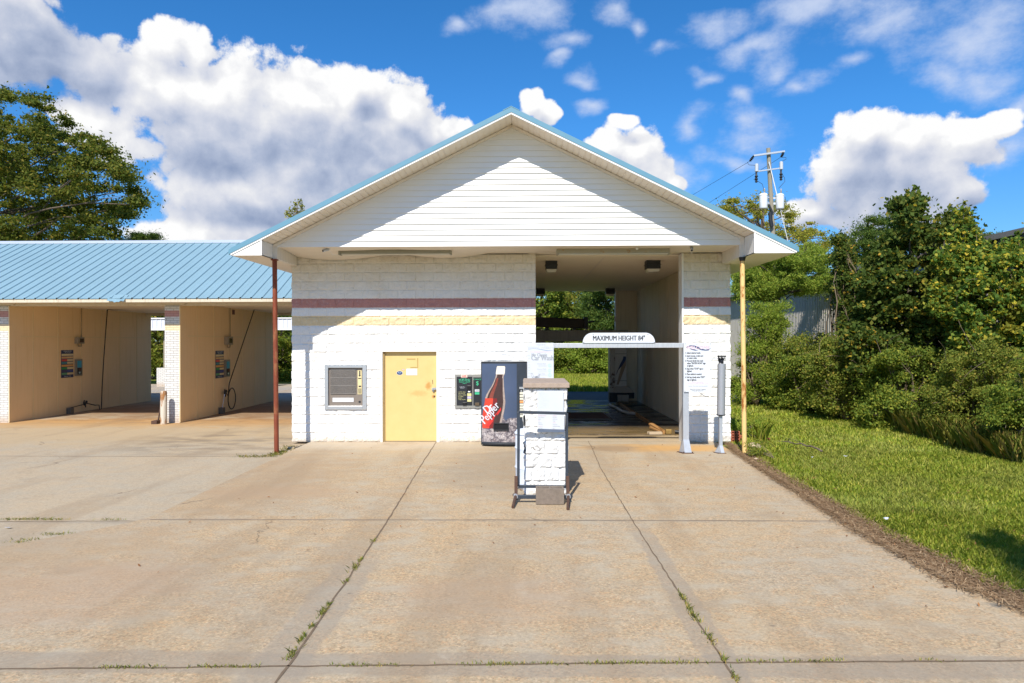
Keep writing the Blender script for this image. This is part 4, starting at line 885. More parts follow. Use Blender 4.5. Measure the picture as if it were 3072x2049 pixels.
m_ = MB(); o = u(303, 195); m_.text('WELCOME', o.x, o.z, .098, y_ - .002, 0, sx=1.0, bold=.0); m_.text('WELCOME', o.x + .003, o.z - .003, .098, y_ - .0012, 1, sx=1.0, bold=.014); m_.build('welcome_lettering', [M_pink, M_signwhite], bd)
m_ = MB(); o = u(325, 730); o2 = u(440, 798); m_.tube([(o.x, SY, o.z), ((o.x*2+o2.x)/3, SY - .02, (o.z+o2.z)/2), (o2.x, SY + .02, o2.z)], .005, 6); m_.build('loose_wire', M_wire, t)
# menu sign
t = thing('menu_sign', 'faded white wash menu sign with a car drawing above the pillar', 'sign', (W(1622, 1137, -1.54).x, -1.54, W(1622, 1137, -1.54).z))
m_ = MB(); px_box(m_, 1582, 1661, 1028.5, 1137.5, SY - .008, SY); bd = m_.build('board', M_fadesign, t, bevel=.002)
m_ = MB(); u = lambda cx, cy: W(1580 + cx / 3.137, 840 + cy / 3.137, y_); mx_ = u(133, 700).x
o = u(133, 615); m_.text('WELCOME TO', mx_, o.z, .028, y_, 1); o = u(133, 648); m_.text('water wizard', mx_, o.z, .10, y_, 2, sx=1.02, bold=.02); o = u(133, 683); m_.text('TOUCHFREE AUTOMATIC', mx_, o.z, .034, y_, 3, sx=1.1)
o = u(45, 718); m_.text('My Classic', o.x, o.z, .088, y_, 0, 'LEFT', sx=.85, bold=.05); o = u(42, 756); m_.text('Car Wash', o.x, o.z, .150, y_, 0, 'LEFT', sx=.74, bold=.055)
for cy, l in ((793, 'Ultimate Wash'), (843, 'Premium Wash'), (888, 'Super Wash'), (926, 'Express Wash')): o = u(140, cy); m_.text(l, o.x, o.z, .030, y_, 1)
for cy in (805, 815, 855, 865, 898): o = u(110, cy); o2 = u(190, cy - 2); m_.box(o.x, o2.x, y_ - .0003, y_, o.z, o.z + .004, 2)
for cy in (715, 740, 775, 800, 828, 855, 880, 910): o = u(15, cy); o2 = u(32, cy - 8); m_.box(o.x, o2.x, y_ - .0003, y_, o.z, o2.z, 2)
for i, cy in enumerate((805, 852, 895)):
    o = u(217, cy); m_.add([(o.x + .035 * math.cos(q), y_, o.z + .035 * math.sin(q)) for q in np.linspace(0, 2*PI, 20)[:-1]] + [(o.x + .027 * math.cos(q), y_, o.z + .027 * math.sin(q)) for q in np.linspace(0, 2*PI, 20)[:-1]], [(j, (j+1) % 19, 19 + (j+1) % 19, 19 + j) for j in range(19)], 4); m_.text('%d' % (6 - i), o.x, o.z - .016, .045, y_, 4)
m_.build('lettering', [M_fadeprint, M_fadeprint, mat('pale_grey_print', (.50, .53, .57), .6), M_pink, M_palegreen], bd)
m_ = MB(); q = [u(*p) for p in ((0, 660), (60, 645), (130, 655), (190, 668), (255, 662), (190, 661), (130, 650), (60, 640))]; m_.add([(p.x, y_ + .001, p.z) for p in q], [(7, 6, 1, 0), (6, 5, 2, 1), (5, 4, 3, 2)][::-1]); m_.build('wave_emblem', mat('faded_navy', (.25, .33, .45), .6), bd)
m_ = MB(); car = [(40, 880), (55, 877), (62, 905), (75, 912), (118, 900), (120, 885)]
for a, b in zip(car[:-1], car[1:]): p, q = u(*a), u(*b); m_.bar((p.x, y_, p.z), (q.x, y_, q.z), .002, .008, up=(0, 1, 0))
for a, b in (((50, 915), (75, 925)), ((75, 925), (118, 912)), ((118, 912), (118, 900)), ((40, 880), (50, 915)), ((80, 917), (100, 908))): p, q = u(*a), u(*b); m_.bar((p.x, y_, p.z), (q.x, y_, q.z), .002, .012, up=(0, 1, 0))
m_.build('car_drawing', M_print, bd)
# grey tube on a slim post
t = thing('signal_tube', 'grey cylindrical housing with a broken top on a slim steel post', 'signal post', (W(2162, 1358, CYB).x, CYB, 0))
u = lambda cx, cy: W(2020 + cx / 4.125, 1000 + cy / 4.125, CYB)
tp_, bt_ = u(598, 375), u(589, 1010); rad = .5 * (u(646, 700).x - u(547, 700).x)
m_ = MB(); m_.tube([(bt_.x, CYB, bt_.z), (tp_.x, CYB, tp_.z)], rad, 24); m_.build('tube', M_tubegrey, t, smooth='auto')
m_ = MB(); m_.tube([(bt_.x, CYB, bt_.z - .012), (bt_.x, CYB, bt_.z + .012)], rad + .006, 24); c_ = u(600, 284); m_.tube([(c_.x, CYB, c_.z - .012), (c_.x, CYB, c_.z + .014)], rad + .005, 24); m_.build('end_ring', M_dark, t, smooth='auto')
m_ = MB()
for q in np.linspace(.2, 2*PI + .2, 5)[:-1]: m_.tube([(tp_.x + rad*.93*math.cos(q), CYB + rad*.93*math.sin(q), tp_.z), (c_.x + rad*.93*math.cos(q), CYB + rad*.93*math.sin(q), c_.z)], .004, 6)
m_.build('cage_rods', M_alu, t)
m_ = MB(); rr_ = random.Random(5)
for i in range(16):
    q = rr_.random() * 6.28; p = Vector((tp_.x + rad*.6*math.cos(q), CYB + rad*.6*math.sin(q), tp_.z + rr_.random() * .03)); m_.tube([p, p + Vector((rr_.uniform(-.03, .03), rr_.uniform(-.03, .03), .08)), p + Vector((rr_.uniform(-.05, .05), rr_.uniform(-.05, .05), .05 + .12 * rr_.random()))], [.010, .012, .002], 5)
m_.build('torn_lining', M_dark, t)
m_ = MB(); m_.tube([(u(552, 313).x, CYB, u(552, 313).z), (u(475, 313).x, CYB, u(475, 313).z)], .008, 8); m_.build('side_rod', M_alu, t)
m_ = MB(); xa, xb = u(565, 1100).x, u(605, 1100).x; m_.box(xa, xb, CYB - .03, CYB - .02, .16, bt_.z - .013); m_.box(xa, xa + .01, CYB - .02, CYB + .04, .16, bt_.z - .013)
m_.add([(xa, CYB - .03, .16), (xb, CYB - .03, .16), (xb + .03, CYB - .06, .01), (xa + .03, CYB - .06, .01), (xa, CYB + .04, .16), (xa - .08, CYB + .04, .01)], [(0, 3, 2, 1), (0, 4, 5, 3)]); m_.build('post', M_alu, t, bevel=.002)
m_ = MB(); m_.slab([(xa - .10, CYB + .05), (xa - .04, CYB - .08), (xb + .06, CYB - .08), (xb + .04, CYB + .05)], .001, .011); m_.build('base_plate', M_rust, t)

# ------------------------------------------------------------------ wash gantry inside the tunnel
GY = 9.55
t = thing('wash_gantry', 'beige travelling wash gantry parked at the tunnel exit with swoosh panel', 'wash machine', (2.1, GY, 0))
M_gantry = mat('gantry_skin', (.40, .36, .31), .5, var=.14, scale=3, streak=((.16, .13, .10), .5))
m_ = MB(); a, b = W(1600, 1025, GY), W(1884, 990, GY); m_.box(.35, b.x, GY - .02, GY + .55, a.z, b.z); m_.build('crossbeam', M_gantry, t, bevel=.02)
M_darkbeam = mat('dark_beam', (.055, .045, .037), .6, var=.3)
m_ = MB(); a, b = W(1590, 983, GY - .2), W(1752, 953, GY - .2); m_.bar((.3, GY - .15, (a.z+b.z)/2 + .03), (b.x, GY + .05, (a.z+b.z)/2 - .03), .30, b.z - a.z); m_.build('spray_boom', M_darkbeam, t, bevel=.015)
m_ = MB(); m_.box(b.x, b.x + .16, GY - .12, GY + .2, a.z - .04, b.z + .02); m_.cyl((b.x + .16, GY, b.z - .16), (b.x + .40, GY, b.z - .13), .035, 10); m_.build('boom_motor', M_dark, t, bevel=.02)
m_ = MB()
for xx in (.75, 1.75): m_.box(xx, xx + .12, GY + .02, GY + .2, W(1600, 990, GY).z, a.z + .02)
m_.build('boom_bracket', M_dark, t)
u = lambda cx, cy, y=GY: W(1580 + cx / 3.137, 840 + cy / 3.137, y)
x0, x1, x2 = u(782, 900).x, u(832, 900).x, u(940, 900).x; zt_ = u(800, 640).z
m_ = MB(); m_.box(x0, x1, GY - .03, GY + .5, .35, W(1600, 990, GY).z - .45); m_.build('column', mat('column_worn', (.46, .43, .38), .5, var=.2, rust=(.10, .05, .03), rust_at=.57, rscale=3), t, bevel=.01)
m_ = MB(); m_.box(x1, x2, GY + .0, GY + .5, .62, W(1600, 990, GY).z - .45); sp = m_.build('side_panel', mat('panel_white', (.56, .54, .50), .45, var=.08), t, bevel=.006)
m_ = MB(); yq = GY - .004
for poly, mm in (([(845, 985), (865, 985), (935, 800), (935, 740), (900, 780)], 1), ([(838, 905), (850, 860), (905, 800), (935, 750), (935, 720), (910, 718), (905, 745), (880, 790)], 0)):
    P = [u(*p) for p in poly]; m_.add([(p.x, yq - .002 * (mm == 0), p.z) for p in P], [tuple(range(len(P)))], mm)
m_.build('swoosh_graphic', [M_navyprint, mat('swoosh_tan', (.30, .22, .15), .5)], sp)
m_ = MB()
for cy in (695, 948): p = u(832, cy); m_.box(x1, x2, GY - .003, GY, p.z - .006, p.z + .006)
m_.build('panel_seam', M_dark, sp)
m_ = MB(); m_.prism([(x1 - .1, u(0, 1060).z + .0), (u(995, 0).x, u(0, 1060).z), (u(995, 0).x, u(0, 1040).z), (u(950, 0).x, u(0, 1000).z), (x1, u(0, 1000).z)], GY - .10, GY + .55); m_.build('base_cover', M_gantry, t, bevel=.01)
m_ = MB(); m_.box(x1 - .05, u(1010, 0).x, GY + .0, GY + .45, .20, u(0, 1062).z - .0); m_.box(x0 - .02, x1 + .02, GY - .05, GY + .3, .06, .42); m_.build('carriage', M_dark, t, bevel=.01)
m_ = MB(); o = u(885, 1135); m_.box(o.x - .12, o.x + .28, GY - .12, GY + .05, .10, .34); m_.build('drive_box', M_gantry, t, bevel=.01)
for yy in (GY - .02, GY + .4): m_ = MB(); m_.cyl((3.37, yy, .10), (3.45, yy, .10), .08, 18); m_.build('wheel', M_dark, t, smooth='auto')
m_ = MB(); m_.box(.4, .75, GY, GY + .5, .06, W(1600, 1025, GY).z); lab(m_.build('column', M_gantry, t, bevel=.01), 'far left gantry column')
t = thing('floor_rail', 'rusty steel guide rail along the right side of the tunnel floor', 'rail', (3.41, 1.3, 0))
m_ = MB(); m_.box(3.37, 3.45, 1.55, 10.7, .004, .02); m_.box(3.402, 3.418, 1.55, 10.7, .02, .075); m_.box(3.385, 3.435, 1.55, 10.7, .075, .09); m_.build('rail', mat('rail_rust', (.30, .15, .045), .6, .2, var=.5, scale=12), t)
m_ = MB(); m_.bar((3.30, 2.6, .10), (3.44, 1.45, .03), .09, .05); m_.bar((3.24, 2.3, .05), (3.37, 1.5, .02), .05, .04); m_.build('timber_stop', mat('weathered_orange_wood', (.38, .20, .07), .8, var=.4, scale=20, stretch=(8, 1, 8)), t)
m_ = MB(); m_.box(3.44, 3.58, 1.28, 1.42, .01, .12); m_.build('end_bracket', M_brass, t, bevel=.01)
m_ = MB(); m_.cyl((3.68, 1.38, .06), (3.84, 1.34, .05), .045, 12); m_.build('end_roller', M_dark, t, smooth='auto')
m_ = MB(); roughslab(m_, 3.02, 3.34, 1.20, 1.42, .004, .06, .05, 11, 4); tag(m_.build('stone_chunk', M_stone, bevel=.01), 'broken pale concrete chunk beside the rusty rail end', 'stone')
for pts, l in ((((2.98, 8.6), (2.98, 7.9), (3.06, 7.6)), 'short white tyre guide tube on the tunnel floor near the gantry'), (((3.06, 7.2), (3.08, 6.3), (3.20, 5.75), (3.40, 5.6)), 'longer bent white tyre guide tube on the tunnel floor')):
    m_ = MB(); m_.tube([(x, y, .06) for x, y in pts], .05, 12)
    for x, y in (pts[0], pts[-1]): m_.cyl((x, y, .004), (x, y, .06), .02, 8)
    tag(m_.build('guide_tube', mat('worn_white_tube', (.42, .40, .36), .5, var=.2), smooth='auto'), l, 'guide rail', 'tyre guides')
t = thing('floor_grate', 'dark drain grate framed in pale concrete on the tunnel floor', 'drain', (1.9, 5.2, 0))
m_ = MB(); x0, x1, y0, y1 = 1.25, 2.45, 4.35, 6.0
for a in np.arange(y0, y1, .06): m_.box(x0, x1, a, a + .025, .008, .05)
m_.build('bars', M_rust, t)
m_ = MB(); m_.box(x0 - .08, x0, y0 - .08, y1 + .08, .0045, .055); m_.box(x1, x1 + .08, y0 - .08, y1 + .08, .0045, .055); m_.box(x0, x1, y0 - .08, y0, .0045, .055); m_.box(x0, x1, y1, y1 + .08, .0045, .055); m_.build('curb', mat('grate_curb', (.10, .09, .075), .7), t, bevel=.01)

# ------------------------------------------------------------------ self service bays on the left
bay = thing('wash_bay_building', 'open fronted self service wash bays under a pale blue ribbed metal roof', 'wash bays', (-14, 7.8, 0))
EY, EZ, RY, RZ = 3.40, 3.505, 7.8, 5.745
xa, xb = -36.0, -5.33; sl = (RZ - EZ) / (RY - EY)
m_ = MB(); prof = []; x = xa; P = .3048
while x < xb - .01:
    prof += [(x, 0), (x + .014, .032), (x + .040, .032), (x + .054, 0)]; prof += [(x + .15, .0), (x + .155, .004), (x + .165, .004), (x + .17, 0)]; x += P
prof.append((xb, 0)); n = len(prof)
vs = [(px_, EY, EZ + h_) for px_, h_ in prof] + [(px_, RY, RZ + h_) for px_, h_ in prof] + [(px_, 2*RY - EY, EZ + h_) for px_, h_ in prof]
m_.add(vs, [(i, i+1, n+i+1, n+i) for i in range(n-1)] + [(n+i, n+i+1, 2*n+i+1, 2*n+i) for i in range(n-1)]); m_.build('roof', M_roofblue, bay)
m_ = MB()
for sg in (-1, 1): m_.add([(xa, RY, RZ + .055), (xb, RY, RZ + .055), (xb, RY + sg * .16, RZ + .03 - .16 * sl + .02), (xa, RY + sg * .16, RZ + .03 - .16 * sl + .02)], [(0, 1, 2, 3)] if sg < 0 else [(3, 2, 1, 0)])
for sg in (-1, 1): m_.box(xa, xb, RY + sg * .16 - .006, RY + sg * .16 + .006, RZ - .16 * sl + .012, RZ - .16 * sl + .052)
lab(m_.build('ridge_cap', M_roofwhite, bay), 'pale silvery ridge cap')
m_ = MB(); m_.box(xa, xb, EY + .02, EY + .05, EZ - .10, EZ - .012); m_.build('fascia', M_cream, bay); m_ = MB(); m_.box(xa, xb, 2*RY - EY - .05, 2*RY - EY - .02, EZ - .10, EZ - .012); m_.build('fascia', M_cream, bay)
m_ = MB(); m_.box(xa, xb, EY + .05, 4.10, EZ - .10, EZ - .09); m_.build('eave_soffit', M_cream, bay); m_ = MB(); m_.box(xa, xb, 11.35, 12.2, EZ - .10, EZ - .09); m_.build('eave_soffit', M_cream, bay)
m_ = MB()
for x in np.arange(xa + .02, xb, P): m_.cyl((x, EY + .019, EZ - .025), (x, EY + .010, EZ - .025), .008, 6)
m_.build('screw_heads', M_dark, bay, kind=None)
m_ = MB(); m_.box(xa, xb, 4.10, 4.30, 3.345, 3.48); m_.build('header_beam', M_cream, bay, bevel=.005); m_ = MB(); m_.box(xa, xb, 11.2, 11.4, 3.345, 3.48); m_.build('header_beam', M_cream, bay, bevel=.005)
m_ = MB(); m_.box(xa, xb, 4.30, 11.2, 3.44, 3.475); m_.build('bay_ceiling', M_tunnelceil, bay)
def flap():
    m_ = MB(); a, b = W(322, 881, EY - .03), W(372, 900, EY - .05); vs = []; nx = 8
    for j in range(4):
        for i in range(nx + 1):
            f_, g_ = i / nx, j / 3; r_ = random.Random(i * 7 + j).uniform(-.02, .02)
            vs.append((a.x + (b.x - a.x) * f_, EY + .18 - .26 * g_ - .03 * abs(math.sin(f_ * 9)) * g_, EZ + .03 + .18 * sl * (1 - g_) - .13 * g_ * (1 - .5 * abs(f_ - .6)) + r_ * g_))
    m_.add(vs, [(j*(nx+1)+i, (j+1)*(nx+1)+i, (j+1)*(nx+1)+i+1, j*(nx+1)+i+1) for j in range(3) for i in range(nx)]); lab(m_.build('bent_flap', M_roofblue, bay), 'crumpled strip of roof metal hanging over the eave')
flap()
BW_X = (-9.965, -14.97, -19.97)
for x in BW_X:
    m_ = MB(); m_.box(x - .40, x, 4.49, 11.24, -.05, 3.44); m_.box(x - .012, x, 4.075, 4.49, -.05, 3.35); m_.box(x - .012, x, 11.24, 11.58, -.05, 3.35); m_.build('bay_wall', M_tanpanel, bay)
    m_ = MB()
    for px in ((222, 390, 545, 682, 806, 920) if x < -12 else (1325, 1438, 1535, 1628, 1710, 1787)):
        q = XP(px / 2.24, 1000, x if x > -19 else -14.97); m_.box(x, x + .009, q.y - .02, q.y + .02, -.03, 3.43)
    q = XP(30, 1009, -14.97); m_.box(x, x + .008, 4.5, 11.2, q.z - .02, q.z + .02); m_.box(x - .012, x + .012, 4.055, 4.074, -.03, 3.34)
    m_.build('panel_joint', M_trimtan, bay)
    m_ = MB(); m_.box(x - .445, x - .013, 4.06, 4.48, -.05, 3.345); m_.build('brick_pier', M_pbrick, bay, bevel=.004); m_ = MB(); m_.box(x - .445, x - .013, 11.25, 11.6, -.05, 3.345); m_.build('brick_pier', M_pbrick, bay, bevel=.004)
    m_ = MB(); m_.box(x - .40, x + .14, 4.02, 4.30, 3.36, 3.475); m_.build('pier_cap', M_cream, bay)
# bollard
for x, yb2, l in ((-10.27, 3.74, 'rust stained pale pipe bollard in front of the brick pier'), ):
    m_ = MB(); m_.tube([(x, yb2, -.06), (x, yb2, .86), (x, yb2, .90)], [.088, .088, .07], 20); tag(m_.build('bollard', mat('bollard_paint', (.56, .50, .40), .6, var=.15, rust=(.36, .16, .05), rust_at=.52, rscale=6, stretch=(1, 1, .3)), smooth='auto'), l, 'bollard')
m_ = MB(); m_.box(-10.62, -10.46, 3.72, 4.0, -.05, .05); m_.bar((-10.52, 3.9, .0), (-10.47, 4.02, .62), .03, .03); tag(m_.build('angle_guard', M_rust), 'rusty steel angle leaning by the bollard and brick pier', 'angle iron')
M90 = lambda x, y, z: Matrix.Translation((x, y, z)) @ Matrix.Rotation(R(90), 4, 'Z')
ROWC = [((.62, .52, .28), (.60, .50, .30)), ((.55, .33, .14), (.58, .40, .20)), ((.50, .05, .04), (.58, .46, .26)), ((.05, .20, .24), (.58, .46, .26)), ((.62, .30, .06), (.60, .32, .10)), ((.03, .24, .05), (.58, .48, .26)), ((.05, .03, .10), (.04, .05, .22)), ((.10, .28, .14), (.58, .46, .26))]
M_boardblue = mat('board_blue', (.02, .025, .09), .45); RM = {}
def rowmat(c):
    if c not in RM: RM[c] = mat('board_row', c, .45, var=.08)
    return RM[c]
def board(xw, px0, px1, py0, py1, label):
    a, b = XP(px0, py1, xw), XP(px1, py0, xw); h = b.z - a.z; wd = b.y - a.y; M_ = M90(xw, a.y, a.z)
    t = thing('instruction_board', label, 'sign', (xw, a.y, a.z), 'instruction boards in the bays')
    m_ = MB(M_); m_.box(0, wd, -.012, -.002, 0, h); bo = m_.build('board', M_boardblue, t)
    m_ = MB(M_); m_.text('WASH SYSTEM', wd / 2, h * .935, .062, -.0155, 0, bold=.012, sx=.95); m_.text('SELECT A CYCLE', wd / 2, h * .895, .036, -.0155, 0); m_.text('THANK YOU', wd / 2, h * .025, .058, -.0155, 0, bold=.012)
    m_.build('lettering', M_fadesign, bo)
    for i, (c1, c2) in enumerate(ROWC):
        z1 = h * (.865 - i * .098); z0 = z1 - h * .072; m_ = MB(M_); m_.box(.01, wd * .48, -.0145, -.0125, z0, z1, 0); m_.box(wd * .48, wd - .01, -.0145, -.0125, z0, z1, 1); m_.build('colour_row', [rowmat(c1), rowmat(c2)], bo)
board(-14.97, 183, 219, 1050, 1134, 'striped coloured instruction board in the far left bay')
board(-9.965, 646, 670.5, 1052, 1135.5, 'striped coloured instruction board in the bay beside the rust red post')
def selector(xw, px0, px1, py0, py1, label):
    a, b = XP(px0, py1, xw), XP(px1, py0, xw); h = b.z - a.z; wd = b.y - a.y; M_ = M90(xw, a.y, a.z)
    t = thing('selector_box', label, 'control box', (xw, a.y, a.z), 'wash selector boxes')
    m_ = MB(M_); m_.box(0, wd, -.06, -.002, 0, h); m_.build('case', mat('selector_case', (.22, .20, .16), .5, .2), t, bevel=.006)
    m_ = MB(M_); m_.box(wd * .2, wd * .82, -.066, -.0605, h * .5, h * .9); m_.build('sticker', M_bluefilm, t)
    m_ = MB(M_); m_.box(wd * .2, wd * .82, -.066, -.0605, h * .08, h * .48); m_.build('face_plate', M_dark, t)
    m_ = MB(M_); m_.cyl((wd * .5, -.066, h * .38), (wd * .5, -.10, h * .38), wd * .15, 14); m_.build('dial', M_rust, t)
    m_ = MB(M_); m_.box(wd * .4, wd * .6, -.075, -.0665, h * .14, h * .24); m_.build('coin_slot', M_steel, t)
selector(-14.97, 223, 242.5, 1077, 1128, 'grey wash selector box with blue sticker in the far left bay')
selector(-9.965, 672, 685.5, 1079, 1131, 'grey wash selector box with blue sticker in the bay beside the rust red post')
def breaker(xw, px0, px1, py0, py1, label):
    a, b = XP(px0, py1, xw), XP(px1, py0, xw); h = b.z - a.z; wd = b.y - a.y; M_ = M90(xw, a.y, a.z)
    t = thing('meter_box', label, 'box', (xw, a.y, a.z), 'wall boxes with conduits')
    m_ = MB(M_); m_.box(0, wd, -.12, -.002, 0, h); m_.build('case', mat('meter_case', (.28, .24, .18), .55), t, bevel=.008)
    m_ = MB(M_); m_.box(wd * .3, wd * .85, -.127, -.1205, h * .2, h * .8); m_.build('display', mat('display_maroon', (.06, .012, .01), .2), t)
    m_ = MB(M_); m_.tube([(wd * .93, -.03, h), (wd * .93, -.03, 3.44 - a.z)], .014, 8); m_.tube([(wd * .4, -.03, 0), (wd * .45, -.03, -.09), (wd * .9, -.03, -.09), (wd * .95, -.03, h * .2)], .014, 8); m_.build('conduit', mat('conduit_paint', (.30, .23, .14), .5), t)
breaker(-14.97, 223, 243.5, 1012, 1031, 'small wall box with a maroon window and conduit in the far left bay')
breaker(-9.965, 672, 689, 1010, 1034, 'small wall box with a maroon window and conduit in the bay nearest the red post')
def hose_set(xw, crop, label, loop):
    p = lambda cx, cy, off=.0: XP(cx / 2.24, 700 + cy / 2.24, xw + off)
    q = {k_: p(*v, .0) for k_, v in crop.items()}
    t = thing('wash_hose', label, 'hose', (xw, q['foot'].y, 0), 'hanging wash hoses with wands')
    def o(v, d): return (xw + d, v.y, v.z)
    m_ = MB(); tp = q['top']
    if loop:
        g = q['gun']; c_ = q['loop']; ry_, rz_ = abs(q['lr'].y - c_.y), abs(q['lb'].z - c_.z)
        pts = [o(tp, .35)] + [o(tp.lerp(g, f_), .35 - .2 * f_) for f_ in (.3, .6, .9)] + [(xw + .14, c_.y + ry_ * math.cos(a), c_.z + rz_ * math.sin(a)) for a in np.linspace(PI * .95, -PI * 1.1, 26)] + [o(g, .12)]
    else:
        f = q['foot']; g = q['gun']
        pts = [o(tp, .45)] + [o(tp.lerp(f, f_) - Vector((0, .03 * math.sin(f_ * PI), 0)), .45) for f_ in (.25, .5, .75)] + [(xw + .47, f.y, .01), (xw + .45, f.y - .06, -.01), (xw + .42, f.y - .05, .15), (xw + .34, q['arc'].y, q['arc'].z), o(g, .2)]
    m_.tube(pts, .017, 8); m_.build('hose', M_rubber, t, smooth=True)
    m_ = MB(); g = q['gun']; gx = .12 if loop else .2; m_.bar((xw + gx, g.y - .06, g.z - .06), (xw + gx, g.y + .09, g.z + .05), .05, .07); m_.bar((xw + gx, g.y, g.z), (xw + gx, g.y + .02, g.z - .15), .035, .03); m_.bar((xw + gx, g.y - .09, g.z - .02), (xw + gx, g.y - .04, g.z + .10), .03, .04); m_.build('spray_gun', M_dark, t, bevel=.008)
    h = q['holder']; m_ = MB(); m_.tube([(xw + gx, g.y - .05, g.z - .04), (xw + .10, h.y, h.z + .12)], .013, 8); m_.build('wand', M_alu if loop else M_rubber, t)
    m_ = MB(); m_.box(xw + .012, xw + .16, h.y - .09, h.y + .08, h.z - .08, h.z + .12); m_.build('wand_holder', mat('holder', (.13, .11, .085), .6), t, bevel=.01)
    m_ = MB(); m_.tube([o(tp, .36 if loop else .46), (xw + .9, tp.y + .9, tp.z + .03), (xw + 1.6, tp.y + 1.6, tp.z + .06), (xw + 1.9, tp.y + 1.8, 3.2)], .018, 8); m_.cyl((xw + 1.9, tp.y + 1.8, 3.15), (xw + 1.9, tp.y + 1.8, 3.44), .05, 12); m_.box(xw + 1.7, xw + 2.1, tp.y + 1.6, tp.y + 2.0, 3.36, 3.439); m_.build('ceiling_boom', M_rust, t)
hose_set(-14.97, dict(top=(636, 512), foot=(590, 1212), gun=(533, 1140), arc=(572, 1155), holder=(455, 1197)), 'black hose hanging to the floor with wand propped in holder', False)
hose_set(-9.965, dict(top=(1643, 512), foot=(1505, 1050), gun=(1490, 1068), loop=(1530, 1110), lr=(1555, 1110), lb=(1530, 1180), holder=(1474, 1195)), 'black hose coiled in a loop below the board with upright wand', True)
m_ = MB(); q = XP(1568 / 2.24, 700 + 530 / 2.24, -9.965); m_.box(-9.963, -9.955, q.y - .1, q.y + .1, q.z - .08, q.z + .08); tag(m_.build('wall_sticker', mat('maroon_sticker', (.12, .03, .03), .5)), 'tiny maroon sticker high on the bay wall', 'sticker')

# canopy behind the bays
t = thing('vacuum_canopy', 'white ribbed metal canopy on posts standing behind the wash bays', 'canopy', (-18, 20, 0))
m_ = MB(); z0, z1 = W(470, 991, 20).z, W(470, 957, 20).z
m_.box(-32, -8, 20, 20.06, z0 + .05, z1); m_.box(-32, -8, 20.06, 23, z1 - .12, z1 - .02)
for x in np.arange(-32, -8, .23): m_.box(x, x + .04, 19.975, 20, z0 + .08, z1 - .03)
m_.build('fascia', mat('canopy_white', (.64, .66, .70), .45, var=.06), t)
m_ = MB(); m_.box(-32, -8, 19.95, 20.08, z0, z0 + .05); m_.box(-32, -8, 19.94, 20.08, z1, z1 + .06); m_.build('edge_trim', M_white, t)
for x in (-31, -25.4, -19.2, -13.6, -8.3): m_ = MB(); m_.box(x - .3, x + .3, 20.3, 20.9, -.05, .95); m_.build('post_base', M_pbrick, t); m_ = MB(); m_.box(x - .04, x + .04, 20.5, 20.58, .95, z0); m_.build('post', M_pole, t)

# ------------------------------------------------------------------ warehouse on the right
XW = 14.2; q = XP(3072, 690, XW); ztop = q.z
t = thing('warehouse', 'long low warehouse with weathered pale ribbed metal cladding behind the hedge', 'building', (XW, 20, 0))
m_ = MB(); prof = []
for y in np.arange(-6, 44, .2): prof += [(y, 0), (y + .1, 0), (y + .12, -.03), (y + .18, -.03)]
n = len(prof); m_.add([(XW + h, y, -.07) for y, h in prof] + [(XW + h, y, ztop - .25) for y, h in prof], [(i, n+i, n+i+1, i+1) for i in range(n-1)])
m_.box(XW + .02, 40, 43.0, 43.9, -.07, ztop - .2); m_.build('cladding', mat('weathered_cladding', (.42, .39, .35), .6, var=.15, scale=2, streak=((.17, .14, .11), .7)), t)
m_ = MB(); m_.box(XW - .35, XW + .15, -6, 44.2, ztop - .16, ztop); m_.add([(XW - .1, -6, ztop), (XW - .1, 44.2, ztop), (30, 44.2, ztop + 1.3), (30, -6, ztop + 1.3)], [(3, 2, 1, 0)]); m_.build('roof', mat('warehouse_roof', (.30, .28, .26), .6, var=.12), t)
m_ = MB(); m_.box(XW - .30, XW - .05, -6, 44, ztop - .30, ztop - .165); m_.build('eave_band', mat('eave_dark', (.12, .11, .10), .7), t)

# ------------------------------------------------------------------ utility pole
UY = 24.5; u = lambda cx, cy, y=UY: W(2200 + cx / 5.405, 430 + cy / 5.405, y)
a = u(567, 80); b = u(640, 1500); dxdz = (b.x - a.x) / (b.z - a.z); bx_ = a.x + dxdz * (-.1 - a.z)
t = thing('utility_pole', 'weathered wooden utility pole with two white transformers and steel crossarms', 'utility pole', (bx_, UY, 0))
m_ = MB(); m_.tube([(bx_, UY, -.1), tuple(a)], [.17, .115], 14); m_.build('pole', M_pole, t, smooth='auto')
for p, q, wd in (((330, 200), (832, 130), .10), ((380, 455), (765, 403), .07)): m_ = MB(); A, B = u(*p, UY - .2), u(*q, UY - .2); m_.bar(A, B, wd, wd); m_.build('crossarm', M_alu, t)
for p, q in (((480, 830), (487, 1055)), ((748, 838), (755, 1060))):
    A, B = u(*q, UY - .15), u(*p, UY - .15); r_ = .5 * abs(u(545, 900).x - u(415, 900).x); hh = B.z - A.z
    m_ = MB(); m_.lathe((A.x, UY - .15, A.z), [(r_ * .9, 0), (r_, .05), (r_, hh - .08), (r_ * 1.05, hh - .07), (r_ * 1.05, hh - .03), (r_ * .8, hh + .05), (.02, hh + .09)], 20); tr_ = m_.build('transformer', mat('transformer_white', (.72, .74, .76), .4, var=.04), t, smooth='auto')
    m_ = MB(); m_.lathe((A.x + .05, UY - .2, B.z + .06), [(.05, 0), (.03, .05), (.06, .08), (.03, .11), (.055, .15), (.03, .19), (.045, .22), (.02, .30)], 12); m_.build('bushing', mat('bushing_grey', (.35, .32, .30), .4), tr_, smooth='auto')
    m_ = MB(); m_.bar((A.x, UY - .1, A.z + hh * .4), (a.x + dxdz * (A.z - a.z), UY, A.z + hh * .4), .08, .12); m_.bar((A.x, UY - .1, A.z + hh * .8), (a.x + dxdz * (A.z - a.z), UY, A.z + hh * .8), .08, .08); m_.build('bracket', M_alu, tr_)
